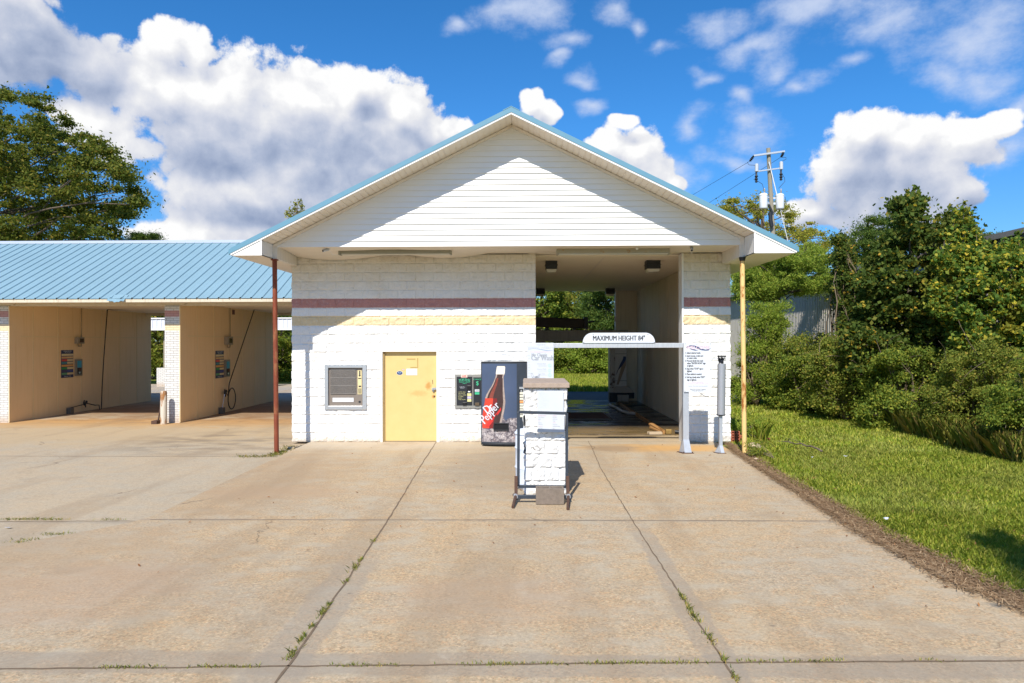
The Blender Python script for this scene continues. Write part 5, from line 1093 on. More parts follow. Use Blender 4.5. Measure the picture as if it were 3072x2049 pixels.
for p in ((378, 400), (778, 365)):
    A = u(*p, UY - .25); m_ = MB(); m_.lathe((A.x, UY - .25, A.z - .22), [(.06, 0), (.10, .02), (.10, .42), (.07, .46)], 12); m_.lathe((A.x - .02, UY - .25, A.z - .85), [(.03, 0), (.09, .05), (.05, .12), (.10, .2), (.05, .28), (.10, .36), (.05, .44), (.05, .62)], 10, 1); m_.build('cutout_fuse', [mat('fuse_grey', (.5, .52, .55), .4), M_dark], t, smooth='auto')
for p, q in (((330, 205), (268, 290)), ((815, 145), (775, 225))):
    A, B = u(*p, UY - .25), u(*q, UY - .25); m_ = MB(); m_.tube([A.lerp(B, f_) for f_ in np.linspace(0, 1, 9)], [.03, .08, .04, .09, .04, .09, .04, .08, .03], 10); m_.build('insulator', M_dark, t)
def wires(lst, name, parent, r_=.012):
    m_ = MB()
    for pts in lst: m_.tube(pts, r_, 5)
    return m_.build(name, M_wire, parent)
uu = lambda *ps: [u(*p, UY - .25) for p in ps]
wires([uu((268, 290), (225, 310), (255, 350), (330, 355), (375, 365)), uu((375, 545), (330, 590), (400, 615), (470, 660), (495, 750)), uu((775, 225), (855, 230), (855, 258), (760, 305), (752, 380)), uu((780, 480), (830, 560), (838, 620), (790, 670), (735, 730)), uu((400, 870), (360, 900), (350, 1050), (400, 1130), (480, 1110), (560, 1060)), uu((840, 870), (850, 930), (830, 1010)), uu((680, 1085), (760, 1075))], 'jumper_wires', t, .013)
m_ = MB(); m_.bar(u(575, 1000, UY - .14), u(640, 1140, UY - .14), .12, .1); m_.tube(uu((600, 1120), (605, 1250), (625, 1350)), .12, 8); m_.build('cable_sheath', M_dark, t)
far = lambda cx, cy, y: W(2200 + cx / 5.405, 430 + cy / 5.405, y)
m_ = MB(); m_.tube([u(268, 290, UY - .3)] + [u(268, 290, UY - .3).lerp(Vector((-6, 75, 9)), f_) - Vector((0, 0, 1.3 * math.sin(f_ * PI))) for f_ in (.2, .4, .6, .8, 1)], .011, 5); tag(m_.build('power_line', M_wire), 'thin dark power line running down left from the utility pole arm', 'power line', 'power lines')
m_ = MB(); m_.tube([u(770, 225, UY - .3)] + [u(770, 225, UY - .3).lerp(Vector((-2, 78, 7)), f_) - Vector((0, 0, 1.0 * math.sin(f_ * PI))) for f_ in (.2, .4, .6, .8, 1)], .011, 5); tag(m_.build('power_line', M_wire), 'thin dark power line starting at the right end of the upper crossarm', 'power line', 'power lines')
m_ = MB(); A = u(578, 300, UY - .2); B = u(880, 1568, UY - .2); d_ = (B - A); m_.tube([A, A + d_ * .55], .028, 6); m_.tube([A + d_ * .55, A + d_ * 1.75], .018, 6); tag(m_.build('guy_wire', mat('guy_white', (.70, .70, .70), .4)), 'white sleeved guy wire slanting down from the utility pole', 'guy wire')

# ------------------------------------------------------------------ plants
def unit(v): return v / np.maximum(1e-9, np.linalg.norm(v, axis=1, keepdims=True))
def leaf_quads(P, size, up=.35, asp=.5, r=rng, droop=0.):
    n = len(P); N = unit(r.normal(size=(n, 3)) + np.array([0, -up * .4, up])); T = unit(np.cross(N, r.normal(size=(n, 3)))); T[:, 2] -= droop; T = unit(T); B = np.cross(N, T)
    s = size * (.6 + .8 * r.random((n, 1))); w_ = s * asp * .5
    return np.stack([P - T * s * .5, P + B * w_ - T * s * .05 + N * s * .06, P + T * s * .5, P - B * w_ - T * s * .05 + N * s * .06], axis=1).reshape(-1, 3)
def clump(c, rad, n, r=rng, shell=.45):
    d = unit(r.normal(size=(n, 3))); q = r.random((n, 1)) ** .55 * (.7 + .75 * r.random((n, 1)) ** 2)
    q = q * np.where(r.random((n, 1)) < .30, 1.25 + .75 * r.random((n, 1)), 1.0)
    return np.array(c) + d * q * np.array(rad)
def limb(mb, a, b, r0, r1, r=random, bend=.12, n=6, k_=5):
    a, b = Vector(a), Vector(b); L = (b - a).length; pts = []; off = Vector((r.uniform(-1, 1), r.uniform(-1, 1), r.uniform(.2, 1))) * L * bend
    for i in range(n + 1):
        f_ = i / n; pts.append(a.lerp(b, f_) + off * math.sin(f_ * PI) + Vector((r.uniform(-1, 1), r.uniform(-1, 1), r.uniform(-1, 1))) * L * .018)
    mb.tube(pts, [r0 + (r1 - r0) * i / n for i in range(n + 1)], k_); return pts
def plant(name, label, cat, base, clumps, lm, leaf, trunk_r, trunk_top, bark=M_bark, group=None, up=.35, asp=.5, droop=0., shell=.45, seed=1, twigs=2, stems=1, limbs=60, leafname='crown', wild=0, shoots=()):
    r_ = random.Random(seed); rn = np.random.default_rng(seed)
    t = thing(name, label, cat, tuple(base), group); m_ = MB(); base = Vector(base)
    if trunk_r:
        if stems == 1:
            tpts = limb(m_, base - Vector((0, 0, .15)), trunk_top, trunk_r, trunk_r * .35, r_, .03, 8, 9)
        else:
            tpts = [base + Vector((r_.uniform(-.3, .3), r_.uniform(-.3, .3), 0)) for _ in range(stems)]
        for i, (c, rad, n) in enumerate(clumps[:limbs]):
            c = Vector(c)
            if stems == 1:
                cand = [p for p in tpts if p.z < c.z - .1] or tpts[:3]; a = min(cand, key=lambda p: (p - c).length + .35 * abs(p.z - (c.z - .5 * (Vector((c.x - p.x, c.y - p.y, 0))).length)))
            else: a = tpts[i % stems]
            e = limb(m_, a, c, trunk_r * (.34 if stems == 1 else .8), trunk_r * .07, r_, .10, 6, 5)
            for _ in range(twigs):
                d = Vector((r_.uniform(-1, 1) * rad[0], r_.uniform(-1, 1) * rad[1], r_.uniform(-.6, 1) * rad[2])); limb(m_, e[-2 - r_.randrange(2)], c + d, trunk_r * .08, trunk_r * .02, r_, .05, 3, 4)
        for i in range(wild):
            c, rad, n = clumps[r_.randrange(len(clumps))]; c = Vector(c); d = Vector((r_.uniform(-1, .6), r_.uniform(-1.3, .2), r_.uniform(-.3, 1.1))); limb(m_, c, c + d * r_.uniform(.35, .9), .010, .003, r_, .18, 5, 4)
        for px, py, y_, h_ in shoots:
            e = W(px, py, y_); limb(m_, e - Vector((r_.uniform(-.2, .2), 0, h_)), e, .016, .005, r_, .05, 5, 5)
        m_.build('trunk' if stems == 1 else 'stems', bark if stems == 1 else M_twig, t, smooth=True)
    clumps = list(clumps)
    for px, py, y_, h_ in shoots:                        # upright leading shoots with whorls of leaves
        e = W(px, py, y_)
        for i in range(9):
            f_ = i / 9; clumps.append(((e.x + r_.uniform(-.05, .05) * (1 + 3 * f_), e.y + r_.uniform(-.05, .05), e.z - h_ * f_ + r_.uniform(-.04, .04)), (.07 + .20 * f_,) * 2 + (.07,), 10 + 22 * f_))
    P = np.concatenate([clump(c, rad, int(n * 1.8), rn, shell) for c, rad, n in clumps]); leaf = leaf * .74
    mesh_np(leafname, leaf_quads(P, leaf, up, asp, rn, droop), 4, lm, t); return t
def fill(px_poly, y0, y1, n, rpx, leaves, seed, flat=.6):   # clumps spread through a volume whose outline was surveyed on the photo
    r_ = random.Random(seed); xs = [p[0] for p in px_poly]; ys = [p[1] for p in px_poly]; out = []
    def inside(x, y):
        c = False; j = len(px_poly) - 1
        for i in range(len(px_poly)):
            xi, yi = px_poly[i]; xj, yj = px_poly[j]
            if (yi > y) != (yj > y) and x < (xj - xi) * (y - yi) / (yj - yi) + xi: c = not c
            j = i
        return c
    while len(out) < n:
        x, y = r_.uniform(min(xs), max(xs)), r_.uniform(min(ys), max(ys))
        if inside(x, y):
            d = r_.uniform(y0, y1); p = W(x, y, d); s = rpx * 1.25 * (d - CAM_Y) / FPX * r_.uniform(.45, 1.35); out.append((tuple(p), (s * r_.uniform(.8, 1.4), s, s * flat * r_.uniform(.7, 1.3)), leaves * r_.uniform(.6, 1.4) * (s / (rpx * 1.25 * (d - CAM_Y) / FPX)) ** 1.3))
    return out
# great oak at the left, behind the bays
OAK = [(-420, 330), (-250, 240), (-60, 250), (60, 295), (130, 290), (185, 330), (245, 385), (320, 440), (370, 490), (395, 530), (418, 590), (425, 610), (405, 640), (360, 640), (345, 690), (290, 720), (200, 740), (-300, 780), (-450, 600)]
oc = fill(OAK, 24, 38, 420, 27, 180, 4, .55)
for px, py in ((100, 300), (150, 318), (210, 365), (260, 400), (310, 440), (350, 470), (385, 520), (410, 560), (420, 595), (400, 635), (425, 605), (380, 640), (335, 680), (350, 700), (300, 712), (20, 275), (265, 600), (200, 560), (120, 450), (60, 520), (300, 560), (240, 470), (330, 620), (150, 640), (280, 660), (60, 690), (180, 700), (240, 715)):
    d = random.uniform(28, 33); p = W(px - 8, py + 8, d); s = 20 * (d - CAM_Y) / FPX; oc.append((tuple(p), (s * 1.5, s * 1.1, s * .6), 200))
plant('oak_tree', 'huge spreading dark oak tree rising behind the blue roof at far left', 'tree', tuple(W(-100, 1150, 31).to_2d().to_3d()), oc, L_oak, .27, .34, W(-60, 400, 31), M_bark, seed=3, droop=.25, limbs=60, up=.4, twigs=2, asp=.55)
plant('pine_tree', 'small round topped pine peeking over the pale blue bay roof', 'tree', tuple(W(415, 1100, 42).to_2d().to_3d()), fill([(358, 725), (375, 700), (410, 690), (445, 695), (480, 718), (480, 760), (360, 760)], 40, 44, 34, 15, 260, 8, .6), L_pine, .26, .2, W(415, 720, 42), seed=8, asp=.22, up=.6)
tw = [(tuple(W(px, py, 20)), (.16, .16, .16), 26) for px, py in ((888, 612), (900, 605), (905, 620), (872, 632), (885, 630), (897, 640), (868, 648), (880, 652), (908, 634), (862, 640), (893, 655))]
plant('slender_tree', 'thin yellow green treetop showing above the left roof slope', 'tree', tuple(W(895, 1100, 20).to_2d().to_3d()), tw + [(tuple(W(895, 720, 20)), (.6, .6, .5), 200)], L_yellow, .16, .09, W(890, 640, 20), seed=9)
# right side, far to near
plant('sparse_tree', 'tall sparse yellow green tree behind the utility pole', 'tree', tuple(W(2300, 1100, 31).to_2d().to_3d()),
    fill([(2150, 640), (2190, 600), (2260, 588), (2330, 600), (2380, 640), (2440, 670), (2480, 700), (2500, 760), (2460, 800), (2160, 800)], 29, 36, 120, 17, 150, 12, .55), L_yellow, .20, .24, W(2300, 640, 31), seed=12, twigs=3)
plant('pine_tree', 'dark rounded pine crown rising behind the hedge at right', 'tree', tuple(W(2610, 1090, 55).to_2d().to_3d()),
    fill([(2535, 740), (2550, 690), (2580, 660), (2620, 647), (2660, 660), (2690, 690), (2700, 780), (2530, 790)], 52, 58, 46, 19, 300, 14, .65), L_pine, .34, .4, W(2610, 680, 55), seed=14, asp=.3, up=.5)
plant('pine_tree', 'distant low pine top just right of the tall leafy sapling', 'tree', tuple(W(2900, 1090, 60).to_2d().to_3d()), fill([(2800, 740), (2840, 690), (2900, 690), (2990, 700), (3000, 780), (2800, 790)], 57, 62, 26, 20, 200, 15, .6), L_pine, .4, .3, W(2900, 720, 60), seed=15, asp=.3)
plant('willow_tree', 'bright green feathery tree beyond the yellow post', 'tree', tuple(W(2330, 1160, 14.5).to_2d().to_3d()),
    fill([(2195, 830), (2250, 780), (2330, 745), (2420, 735), (2480, 760), (2500, 830), (2470, 870), (2400, 880), (2300, 900), (2210, 900)], 12.5, 17, 190, 20, 260, 17, .6), L_bright, .19, .12, W(2350, 800, 14.5), seed=17, asp=.22, droop=.5, twigs=3)
plant('leafy_sapling', 'young bright green sapling with long leaves left of the dark hedge', 'tree', tuple(W(2270, 1190, 9.5).to_2d().to_3d()),
    fill([(2225, 1190), (2215, 1080), (2235, 980), (2270, 920), (2330, 900), (2370, 930), (2350, 1000), (2320, 1100), (2300, 1190)], 8.8, 10.6, 130, 18, 150, 18, .9), L_bright, .15, .05, W(2290, 930, 9.5), seed=18, asp=.25, droop=.4, stems=4)
plant('bare_shrub', 'thin brown twiggy shrub against the pale warehouse cladding', 'shrub', tuple(W(2420, 1200, 9.0).to_2d().to_3d()),
    fill([(2330, 1190), (2330, 1050), (2380, 1010), (2450, 1000), (2520, 1010), (2530, 1100), (2500, 1210)], 8.2, 10.2, 150, 17, 130, 19, .8), L_olive, .10, .045, W(2430, 960, 9), seed=19, stems=7, twigs=4)
plant('vine_column', 'narrow dark column of vines standing up above the hedge', 'vines', tuple(W(2550, 1200, 6.4).to_2d().to_3d()),
    fill([(2530, 1010), (2515, 900), (2500, 870), (2505, 760), (2508, 715), (2525, 708), (2545, 760), (2580, 860), (2600, 1000)], 5.6, 7.2, 130, 14, 150, 20, .9), L_dark, .13, .06, W(2518, 730, 6.4), seed=20, stems=3, leafname='foliage')
GUM = [(2560, 1120), (2545, 1000), (2580, 880), (2600, 790), (2650, 740), (2690, 700), (2685, 620), (2705, 585), (2735, 575), (2752, 600), (2760, 680), (2800, 690), (2860, 640), (2890, 615), (2910, 650), (2925, 720), (2940, 800), (2920, 1010), (2860, 1130), (2700, 1140)]
plant('gum_tree', 'tall dark green star leaved tree with a few orange leaves in the hedge', 'tree', tuple(W(2750, 1280, 4.4).to_2d().to_3d()),
    fill(GUM, 3.2, 6.0, 330, 18, 190, 21, .75), L_dark, .155, .10, W(2730, 640, 4.5), seed=21, up=.25, asp=.75, twigs=3, shoots=((2700, 592, 4.5, 1.1), (2718, 575, 4.7, 1.2), (2742, 566, 4.4, 1.3), (2760, 600, 4.2, .9), (2650, 705, 4.5, .8), (2808, 650, 4.2, .9), (2618, 760, 4.6, .7)))
plant('turning_tree', 'yellow and orange leaved tree at the right end of the hedge', 'tree', tuple(W(3020, 1320, 2.4).to_2d().to_3d()),
    fill([(2850, 1060), (2870, 900), (2900, 800), (2960, 760), (3040, 740), (3130, 720), (3220, 760), (3240, 1120), (2950, 1180), (2840, 1140)], 1.4, 3.8, 290, 19, 170, 22, .75), L_gum, .145, .08, W(3030, 800, 2.4), seed=22, asp=.7, twigs=3, wild=40, shoots=((2960, 730, 2.4, .9), (3010, 720, 2.2, .8), (3050, 700, 2.3, .9)))
plant('gum_sapling', 'slender sapling with green and yellow leaves in the middle of the hedge', 'tree', tuple(W(2860, 1300, 3.0).to_2d().to_3d()),
    fill([(2790, 900), (2820, 780), (2870, 740), (2920, 760), (2930, 900), (2900, 1000), (2810, 1000)], 2.2, 3.6, 100, 16, 150, 23, .8), L_gum, .14, .05, W(2870, 770, 3), seed=23, asp=.75, shoots=((2862, 632, 3.2, 1.3), (2890, 608, 3.0, 1.4), (2915, 640, 3.1, 1.1), (2838, 690, 3.0, .9), (2930, 690, 2.9, .9)))
SH = [('dark_shrub', 'dense dark green shrub at the left foot of the hedge', [(2300, 1215), (2310, 1120), (2360, 1080), (2440, 1060), (2500, 1080), (2510, 1180), (2480, 1230)], 6.6, 8.6, L_mid, 120, 200, .10, 31, 4),
 ('twiggy_shrub', 'grey brown tangle of bare twigs and small leaves in the hedge', [(2450, 1240), (2440, 1100), (2480, 1010), (2560, 980), (2640, 1010), (2660, 1130), (2620, 1260)], 4.2, 6.0, L_olive, 170, 150, .09, 32, 9),
 ('broad_shrub', 'broad mid green shrub with glossy leaves below the star leaved tree', [(2580, 1260), (2600, 1120), (2660, 1040), (2760, 1020), (2830, 1080), (2840, 1200), (2790, 1310), (2690, 1300)], 2.4, 4.4, L_mid, 200, 190, .095, 33, 5),
 ('yellowing_shrub', 'yellowing fine leaved shrub below the turning tree', [(2790, 1310), (2790, 1160), (2850, 1070), (2960, 1030), (3060, 1060), (3080, 1200), (3000, 1330), (2880, 1350)], .4, 2.4, L_olive, 240, 220, .075, 34, 8),
 ('front_shrub', 'dark arching shrub nearest the camera at the right edge', [(2960, 1370), (2950, 1240), (3010, 1130), (3100, 1070), (3240, 1060), (3350, 1150), (3350, 1400), (3100, 1390)], -2.2, -.4, L_mid, 210, 250, .07, 35, 6)]
for nm, l, poly, a, b, lm, n, lv, ls, sd, st in SH:
    cx = sum(p[0] for p in poly) / len(poly); m2 = (a + b) / 2
    plant(nm, l, 'shrub', tuple(W(cx, 1200, m2).to_2d().to_3d()), fill(poly, a, b, n, 21, lv, sd, .8), lm, ls, .035, W(cx, 1100, m2), seed=sd, stems=st + 6, twigs=5, asp=.55, leafname='foliage', wild=110 if 'twiggy' in nm else 40)
# hedge and trees behind the tunnel and bays
bt_ = [('pine_tree', 'pine tree with a dark forked trunk seen through the tunnel exit', (1815, 1120), [(1740, 960), (1750, 860), (1800, 820), (1860, 810), (1920, 860), (1900, 1000), (1840, 1010)], 30, 34, L_pine, 130, 170, .26, 41, .16, 880, .3),
 ('background_tree', 'broad leaved tree at the left of the view through the tunnel', (1620, 1120), [(1540, 1040), (1530, 860), (1580, 790), (1650, 800), (1700, 880), (1690, 1030)], 31, 35, L_mid, 130, 170, .24, 42, .18, 850, .6),
 ('background_tree', 'dim olive pine between the two trees beyond the tunnel', (1710, 1110), [(1640, 1030), (1640, 880), (1680, 810), (1770, 800), (1800, 900), (1780, 1030)], 36, 41, L_olive, 140, 170, .28, 43, .2, 840, .3),
 ('background_shrub', 'dense sunlit shrub on the grass beyond the tunnel exit', (1760, 1130), [(1690, 1130), (1690, 1050), (1730, 1030), (1800, 1035), (1850, 1050), (1860, 1130)], 29.5, 32, L_bright, 140, 150, .17, 44, .05, 1040, .6),
 ('background_shrub', 'darker shrub at the left of the grass beyond the tunnel exit', (1650, 1130), [(1560, 1128), (1570, 1045), (1630, 1025), (1700, 1045), (1705, 1125)], 30, 33, L_mid, 120, 150, .19, 45, .05, 1040, .6),
 ('background_tree', 'leafy tree behind the bays, seen left of the brick pier', (470, 1140), [(380, 1130), (390, 990), (440, 930), (510, 930), (560, 1000), (560, 1130)], 26, 30, L_olive, 120, 160, .22, 46, .12, 950, .5),
 ('background_tree', 'dark tree behind the bays, seen right of the rust red post', (850, 1140), [(760, 1140), (770, 1000), (820, 935), (900, 930), (960, 1000), (960, 1140)], 25, 29, L_mid, 140, 170, .2, 47, .12, 950, .5)]
for nm, l, bp, poly, a, b, lm, n, lv, ls, sd, tr, ty, asp in bt_:
    m2 = (a + b) / 2; shrub = 'shrub' in nm
    plant(nm, l, 'shrub' if shrub else 'tree', tuple(W(bp[0], bp[1], m2).to_2d().to_3d()), fill(poly, a, b, n, 17, lv, sd, .7), lm, ls, tr, W(bp[0], ty, m2), seed=sd, asp=asp, stems=6 if shrub else 1, leafname='foliage' if shrub else 'crown', twigs=2)
# a wood that closes the view behind everything, one mass
P = []; r_ = random.Random(77)
for i in range(230):
    x = r_.uniform(-60, 14); y = r_.uniform(44, 53); z = r_.uniform(.3, 6.2); P.append(clump((x, y, z), (2.2, 1.4, 1.3), 150, rng))
o = mesh_np('far_wood', leaf_quads(np.concatenate(P), .42, .3, .6), 4, L_mid, kind='stuff'); tag(o, 'low dim wood closing the view behind the wash bays', 'wood')
# narrow tree out of frame at the roadside: its shadow falls on the lawn
cl_ = [((3.42 + r_.uniform(-.25, .25), -16.4 + r_.uniform(-.25, .25), 5.2 + .24 * i), (.40 * math.sin(PI * min(1, (i + 1.5) / 18)) + .08,) * 2 + (.3,), 300) for i in range(17)]
plant('columnar_tree', 'narrow roadside tree standing outside the picture and shading the lawn corner', 'tree', (3.42, -16.4, 0), cl_, L_mid, .12, .07, (3.42, -16.4, 8.5), seed=50, limbs=17)

# lawn blades
def blades(pts, h, w_, lean, r=rng):
    n = len(pts); a = r.random(n) * 2 * PI; d = np.stack([np.cos(a), np.sin(a), np.zeros(n)], 1); s = np.stack([-np.sin(a), np.cos(a), np.zeros(n)], 1)
    hh = h * (.5 + r.random((n, 1))); ww = w_ * (.6 + .8 * r.random((n, 1))); l = lean * (r.random((n, 1)) + .2) * hh
    tip = pts + d * l + np.array([0, 0, 1]) * hh; mid = pts + d * l * .35 + np.array([0, 0, 1]) * hh * .55
    return np.stack([pts - s * ww * .5, pts + s * ww * .5, mid + s * ww * .35, tip, mid - s * ww * .35], 1).reshape(-1, 3)
def edge_x(y): return np.interp(y, [-40, -16, -13, -11, -9.6, -9.0, -7.2, -6.6, -3, -1.5, .2, 30], [40, 12, 5.2, 4.45, 4.2, 4.02, 4.0, 4.05, 4.26, 4.35, 4.65, 4.7])
def straw_w(y): return np.interp(y, [-12, -9, -7.4, -6, -4.5, -3, -1.8, -.8], [.46, .42, .35, .28, .21, .16, .26, .10])
V = []
for y0, y1, x1, dens, h, w_ in ((-12.5, -6, 9, 3000, .055, .008), (-6, -1, 10.6, 2000, .055, .011), (-1, 6, 11.5, 950, .06, .018), (6, 22, 13, 330, .08, .04)):
    n = int((y1 - y0) * 6.5 * dens); y = y0 + (y1 - y0) * rng.random(n); x = 3.9 + (x1 - 3.9) * rng.random(n)
    k_ = (x > edge_x(y) + straw_w(y) * (.75 + .5 * fbm(y * 3, x * 0, 3, 3)) - .05) & (rng.random(n) < .25 + .95 * fbm(x * 1.3, y * 1.3, 11, 3)); x, y = x[k_], y[k_]
    V.append(blades(np.stack([x, y, np.full(len(x), -.072)], 1), h, w_, .9))
n = 70000; x, y = rng.uniform(-6, 9.5, n), 16.5 + rng.random(n) * 13.5; V.append(blades(np.stack([x, y, np.full(n, -.07)], 1), .22, .07, .5))
o = mesh_np('lawn_grass', np.concatenate(V), 5, L_grass, kind='stuff'); tag(o, 'mown green lawn grass beside the driveway and beyond the tunnel', 'grass')
n = 9000; y = rng.uniform(-2.5, 20, n); x = 9.35 + .5 * rng.random(n) + .4 * fbm(y * .8, y * 0, 5, 3) - np.where(y < 0, .3, 0); tall = blades(np.stack([x, y, np.full(n, -.07)], 1), .42, .022, .7)
o = mesh_np('tall_grass', tall, 5, L_weed, kind='stuff'); tag(o, 'unmown tall grass along the foot of the hedge', 'grass')
# pine straw drift along the slab edge
n = 34000; y = -11.6 + 11.4 * rng.random(n); f_ = rng.random(n) ** .8; x = edge_x(y) - .10 + (straw_w(y) + .16) * f_ + .05 * rng.normal(size=n)
z = np.where(x > edge_x(y), -.055, .004) + .035 * rng.random(n); pts = np.stack([x, y, z], 1); a = rng.random(n) * 2 * PI; d = np.stack([np.cos(a), np.sin(a), .16 * rng.normal(size=n)], 1); s = np.stack([-np.sin(a), np.cos(a), np.zeros(n)], 1); L_ = .05 + .08 * rng.random((n, 1))
o = mesh_np('pine_straw', np.stack([pts - d * L_ * .5 - s * .0035, pts - d * L_ * .5 + s * .0035, pts + d * L_ * .5 + s * .0025, pts + d * L_ * .5 - s * .0025], 1).reshape(-1, 3), 4, L_straw, kind='stuff'); tag(o, 'brown pine straw drifted along the edge between driveway and lawn', 'straw')
m_ = MB(); pl = [(float(edge_x(y) - .02), y) for y in np.arange(-12, -.2, .2)]; pr = [(float(edge_x(y) + straw_w(y) * .9), y) for y in np.arange(-12, -.2, .2)]; n = len(pl)
m_.add([(x, y, -.062) for x, y in pl] + [(x, y, -.062) for x, y in pr], [(i, n+i, n+i+1, i+1) for i in range(n-1)]); m_.build('bare_soil', mat('bare_soil', (.17, .11, .07), .95, var=.35, scale=18, bump=.5), kind='stuff')
# weeds in the joints
W_ = []
def tuft(x, y, z, n, rad, h, sx=1., sy=1.): p = np.stack([x + rad * sx * rng.normal(size=n), y + rad * sy * rng.normal(size=n), np.full(n, z)], 1); W_.append(blades(p, h * .62, .006, 1.2))
for px, py, n, L in ((876, 1963, 60, .08), (905, 1918, 40, .05), (935, 1880, 30, .04), (968, 1838, 60, .07), (988, 1813, 26, .04), (1065, 1703, 60, .08), (1082, 1682, 36, .05), (1120, 1625, 24, .04), (1040, 1745, 20, .04), (2048, 1795, 50, .08), (2068, 1826, 40, .07), (2087, 1856, 50, .08), (2130, 1917, 44, .08), (2173, 1983, 30, .05), (2204, 2034, 30, .05)):
    g = G(px, py); tuft(g.x, g.y, .0, n, L * .5, .045, .4, 1.5)
for px in (310, 345, 380, 420, 440, 600, 615, 690, 715, 740, 1030, 1080, 1130, 1180, 1410, 1480, 1495, 1510, 1560, 1640, 1660, 1780, 1795, 1815, 1850, 1880, 1920, 1960, 1990, 2040, 2060, 2080, 2230, 2280, 2330, 2400, 2430, 2460, 2490, 2780):
    g = G(px, 2009 - px * .0091 - 2); tuft(g.x, g.y, .0, 22, .05, .028, 1.6, .25)
for px, py in ((20, 1558), (60, 1558), (90, 1557), (130, 1558), (170, 1558), (330, 1559), (180, 1600), (165, 1604), (100, 1618), (60, 1626)): g = G(px, py, -.04); tuft(g.x, g.y, -.045, 40, .06, .04, 1.6, .3)
for px, py, n in ((845, 1355, 120), (830, 1362, 120), (810, 1367, 80), (770, 1369, 60), (730, 1369, 60), (860, 1346, 80), (870, 1340, 60)): g = G(px, py, -.03); tuft(g.x, g.y, -.045, n, .08, .07, 1.2, .8)
o = mesh_np('joint_weeds', np.concatenate(W_), 5, L_weed, kind='stuff'); tag(o, 'small weeds growing out of the concrete joints', 'weeds')
# grass clump, low plants by the right corner
g = G(2285, 1318); P = np.stack([g.x + .06 * rng.normal(size=80), g.y + .06 * rng.normal(size=80), np.full(80, -.06)], 1); o = mesh_np('grass_clump', blades(P, .34, .011, .7), 5, L_grass); tag(o, 'tall tuft of bright green blades beside the right corner post', 'grass clump')
g = G(2240, 1305); plant('low_weed', 'low broadleaf weed patch by the red bricks at the right corner', 'weed', (g.x, g.y, -.06), [((g.x + r_.uniform(-.4, .4), g.y + r_.uniform(-.3, .3), r_.uniform(.05, .32)), (.14, .14, .10), 70) for _ in range(22)], L_bright, .07, .012, (g.x, g.y, .3), stems=6, seed=61, leafname='foliage')
g = G(2275, 1365); plant('low_weed', 'greyish straggly weed between the yellow post and the lawn', 'weed', (g.x, g.y, -.06), [((g.x + r_.uniform(-.25, .25), g.y + r_.uniform(-.2, .2), r_.uniform(.03, .24)), (.10, .10, .08), 40) for _ in range(14)], L_olive, .05, .008, (g.x, g.y, .2), stems=6, seed=62, leafname='foliage')
def brick(x, y, z, rz, label):
    Mx = Matrix.Translation((x, y, z)) @ Matrix.Rotation(rz, 4, 'Z'); m_ = MB(Mx); w_, d_, h_ = .20, .09, .06
    m_.box(0, w_, 0, d_, 0, .012); m_.box(0, w_, 0, d_, h_ - .012, h_); m_.box(0, w_, d_ - .014, d_, .012, h_ - .012)
    for i in range(4): a = i * (w_ - .022) / 3; m_.box(a, a + .022, 0, d_ - .014, .012, h_ - .012)
    tag(m_.build('hollow_brick', M_redbrick, bevel=.004), label, 'brick', 'loose red bricks by the right corner')
g = G(2203, 1318)
for i in range(4): brick(g.x - .07, g.y, -.06 + i * .062, R(-8 + 7 * (i % 2)), 'hollow red brick by the right wall corner, %s of its stack' % ('lowest', 'second lowest', 'second highest', 'topmost')[i])
brick(g.x + .20, g.y + .15, .0, R(40), 'tilted hollow red brick lying behind the yellow post'); g = G(2290, 1322, -.05); brick(g.x, g.y, -.06, R(20), 'loose red brick in the grass right of the yellow post')
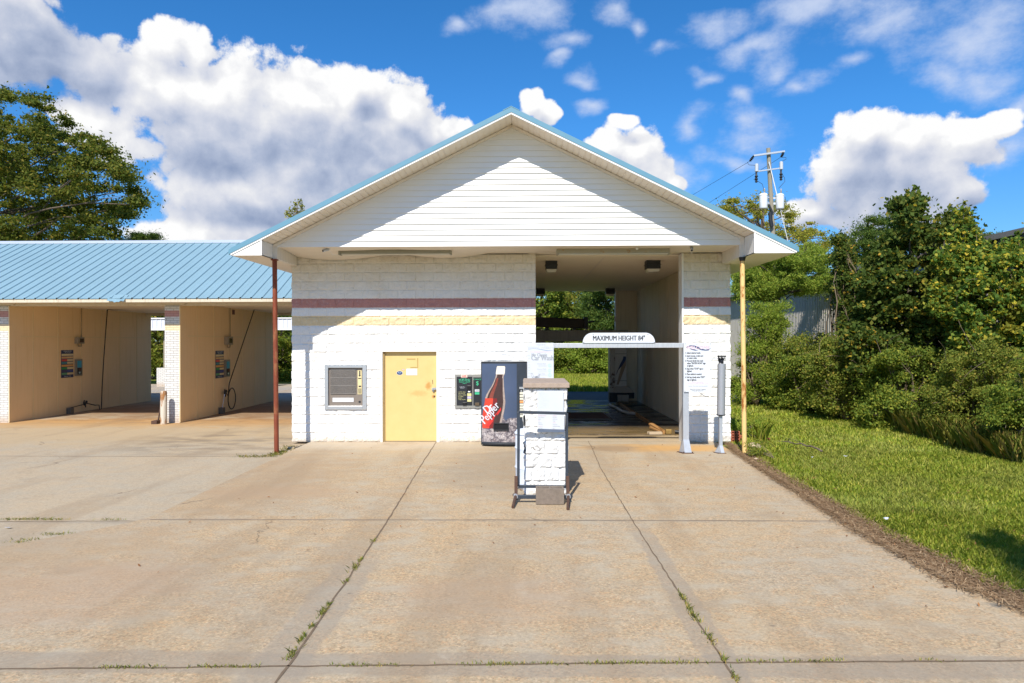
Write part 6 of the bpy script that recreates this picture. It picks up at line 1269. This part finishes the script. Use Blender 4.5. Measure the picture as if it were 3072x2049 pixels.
def rock(px, py, s, label, sd):
    g = G(px, py, -.05); m_ = MB(); r2 = random.Random(sd); prof = []
    m_.lathe((g.x, g.y, -.07), [(s[0], 0), (s[0] * 1.05, s[1] * .4), (s[0] * .8, s[1] * .85), (s[0] * .4, s[1])], 12)
    m_.v = [(a + r2.uniform(-.25, .25) * s[0] * .4, b + r2.uniform(-.2, .2) * s[0] * .4, c + r2.uniform(-.1, .1) * s[1]) for a, b, c in m_.v]; tag(m_.build('stone', M_stone, smooth=True, bevel=0), label, 'stone', 'loose stones')
rock(2262, 1342, (.15, .12), 'larger pale flat stone right beside the yellow post foot', 1); rock(2268, 1380, (.05, .06), 'small pale stone on the brown straw edge', 2); rock(872, 1347, (.09, .07), 'pale broken footing lump at the left wall corner', 3)
# fallen branch and litter
g0, g1 = G(2350, 1330, -.02), G(2465, 1356, .0); m_ = MB(); r3 = random.Random(4); pts = limb(m_, g0 + Vector((0, 0, .05)), g1 + Vector((0, 0, .03)), .008, .022, r3, .05, 8, 6)
for i in range(7): limb(m_, pts[1 + i % 6], pts[1 + i % 6] + Vector((r3.uniform(-.35, .05), r3.uniform(-.3, .3), r3.uniform(0, .12))), .007, .002, r3, .1, 3, 4)
tag(m_.build('fallen_branch', M_bark, smooth=True), 'fallen brown branch with bare twigs lying on the lawn', 'branch')
n = 190; P = []
for i in range(n):
    if i < 120: y = random.uniform(-10.5, -.5); x = float(edge_x(y)) + random.uniform(-.9, 2.8) ** 1 if True else 0
    else: x, y = random.uniform(-4.5, 4), random.uniform(-9, -.3)
    P.append((x, y, .012 if x < edge_x(y) else .0))
o = mesh_np('leaf_litter', leaf_quads(np.array(P), .042, 2.5, .4), 4, L_dry, kind='stuff'); tag(o, 'scattered dry leaves and twigs on concrete and lawn', 'leaf litter')
for px, py, l in ((2438, 1374, 'crumpled clear plastic scrap on the lawn'), (2535, 1371, 'tiny white paper scrap on the lawn farther right'), (2660, 1560, 'white paper scrap at the straw edge'), (23, 1585, 'white paper scrap on the far left concrete')):
    g = G(px, py, 0 if px > 2000 else -.04); m_ = MB(); r2 = random.Random(px); n = 8; m_.add([(g.x + .05 * math.cos(a) * r2.uniform(.5, 1.1), g.y + .035 * math.sin(a) * r2.uniform(.5, 1.1), (.012 if px > 2000 else -.038) + r2.uniform(0, .02)) for a in np.linspace(0, 2*PI, n + 1)[:-1]], [tuple(range(n))]); tag(m_.build('paper_scrap', M_signwhite), l, 'litter', 'litter scraps')
for o in bpy.data.objects:
    if '_loc' in o: del o['_loc']
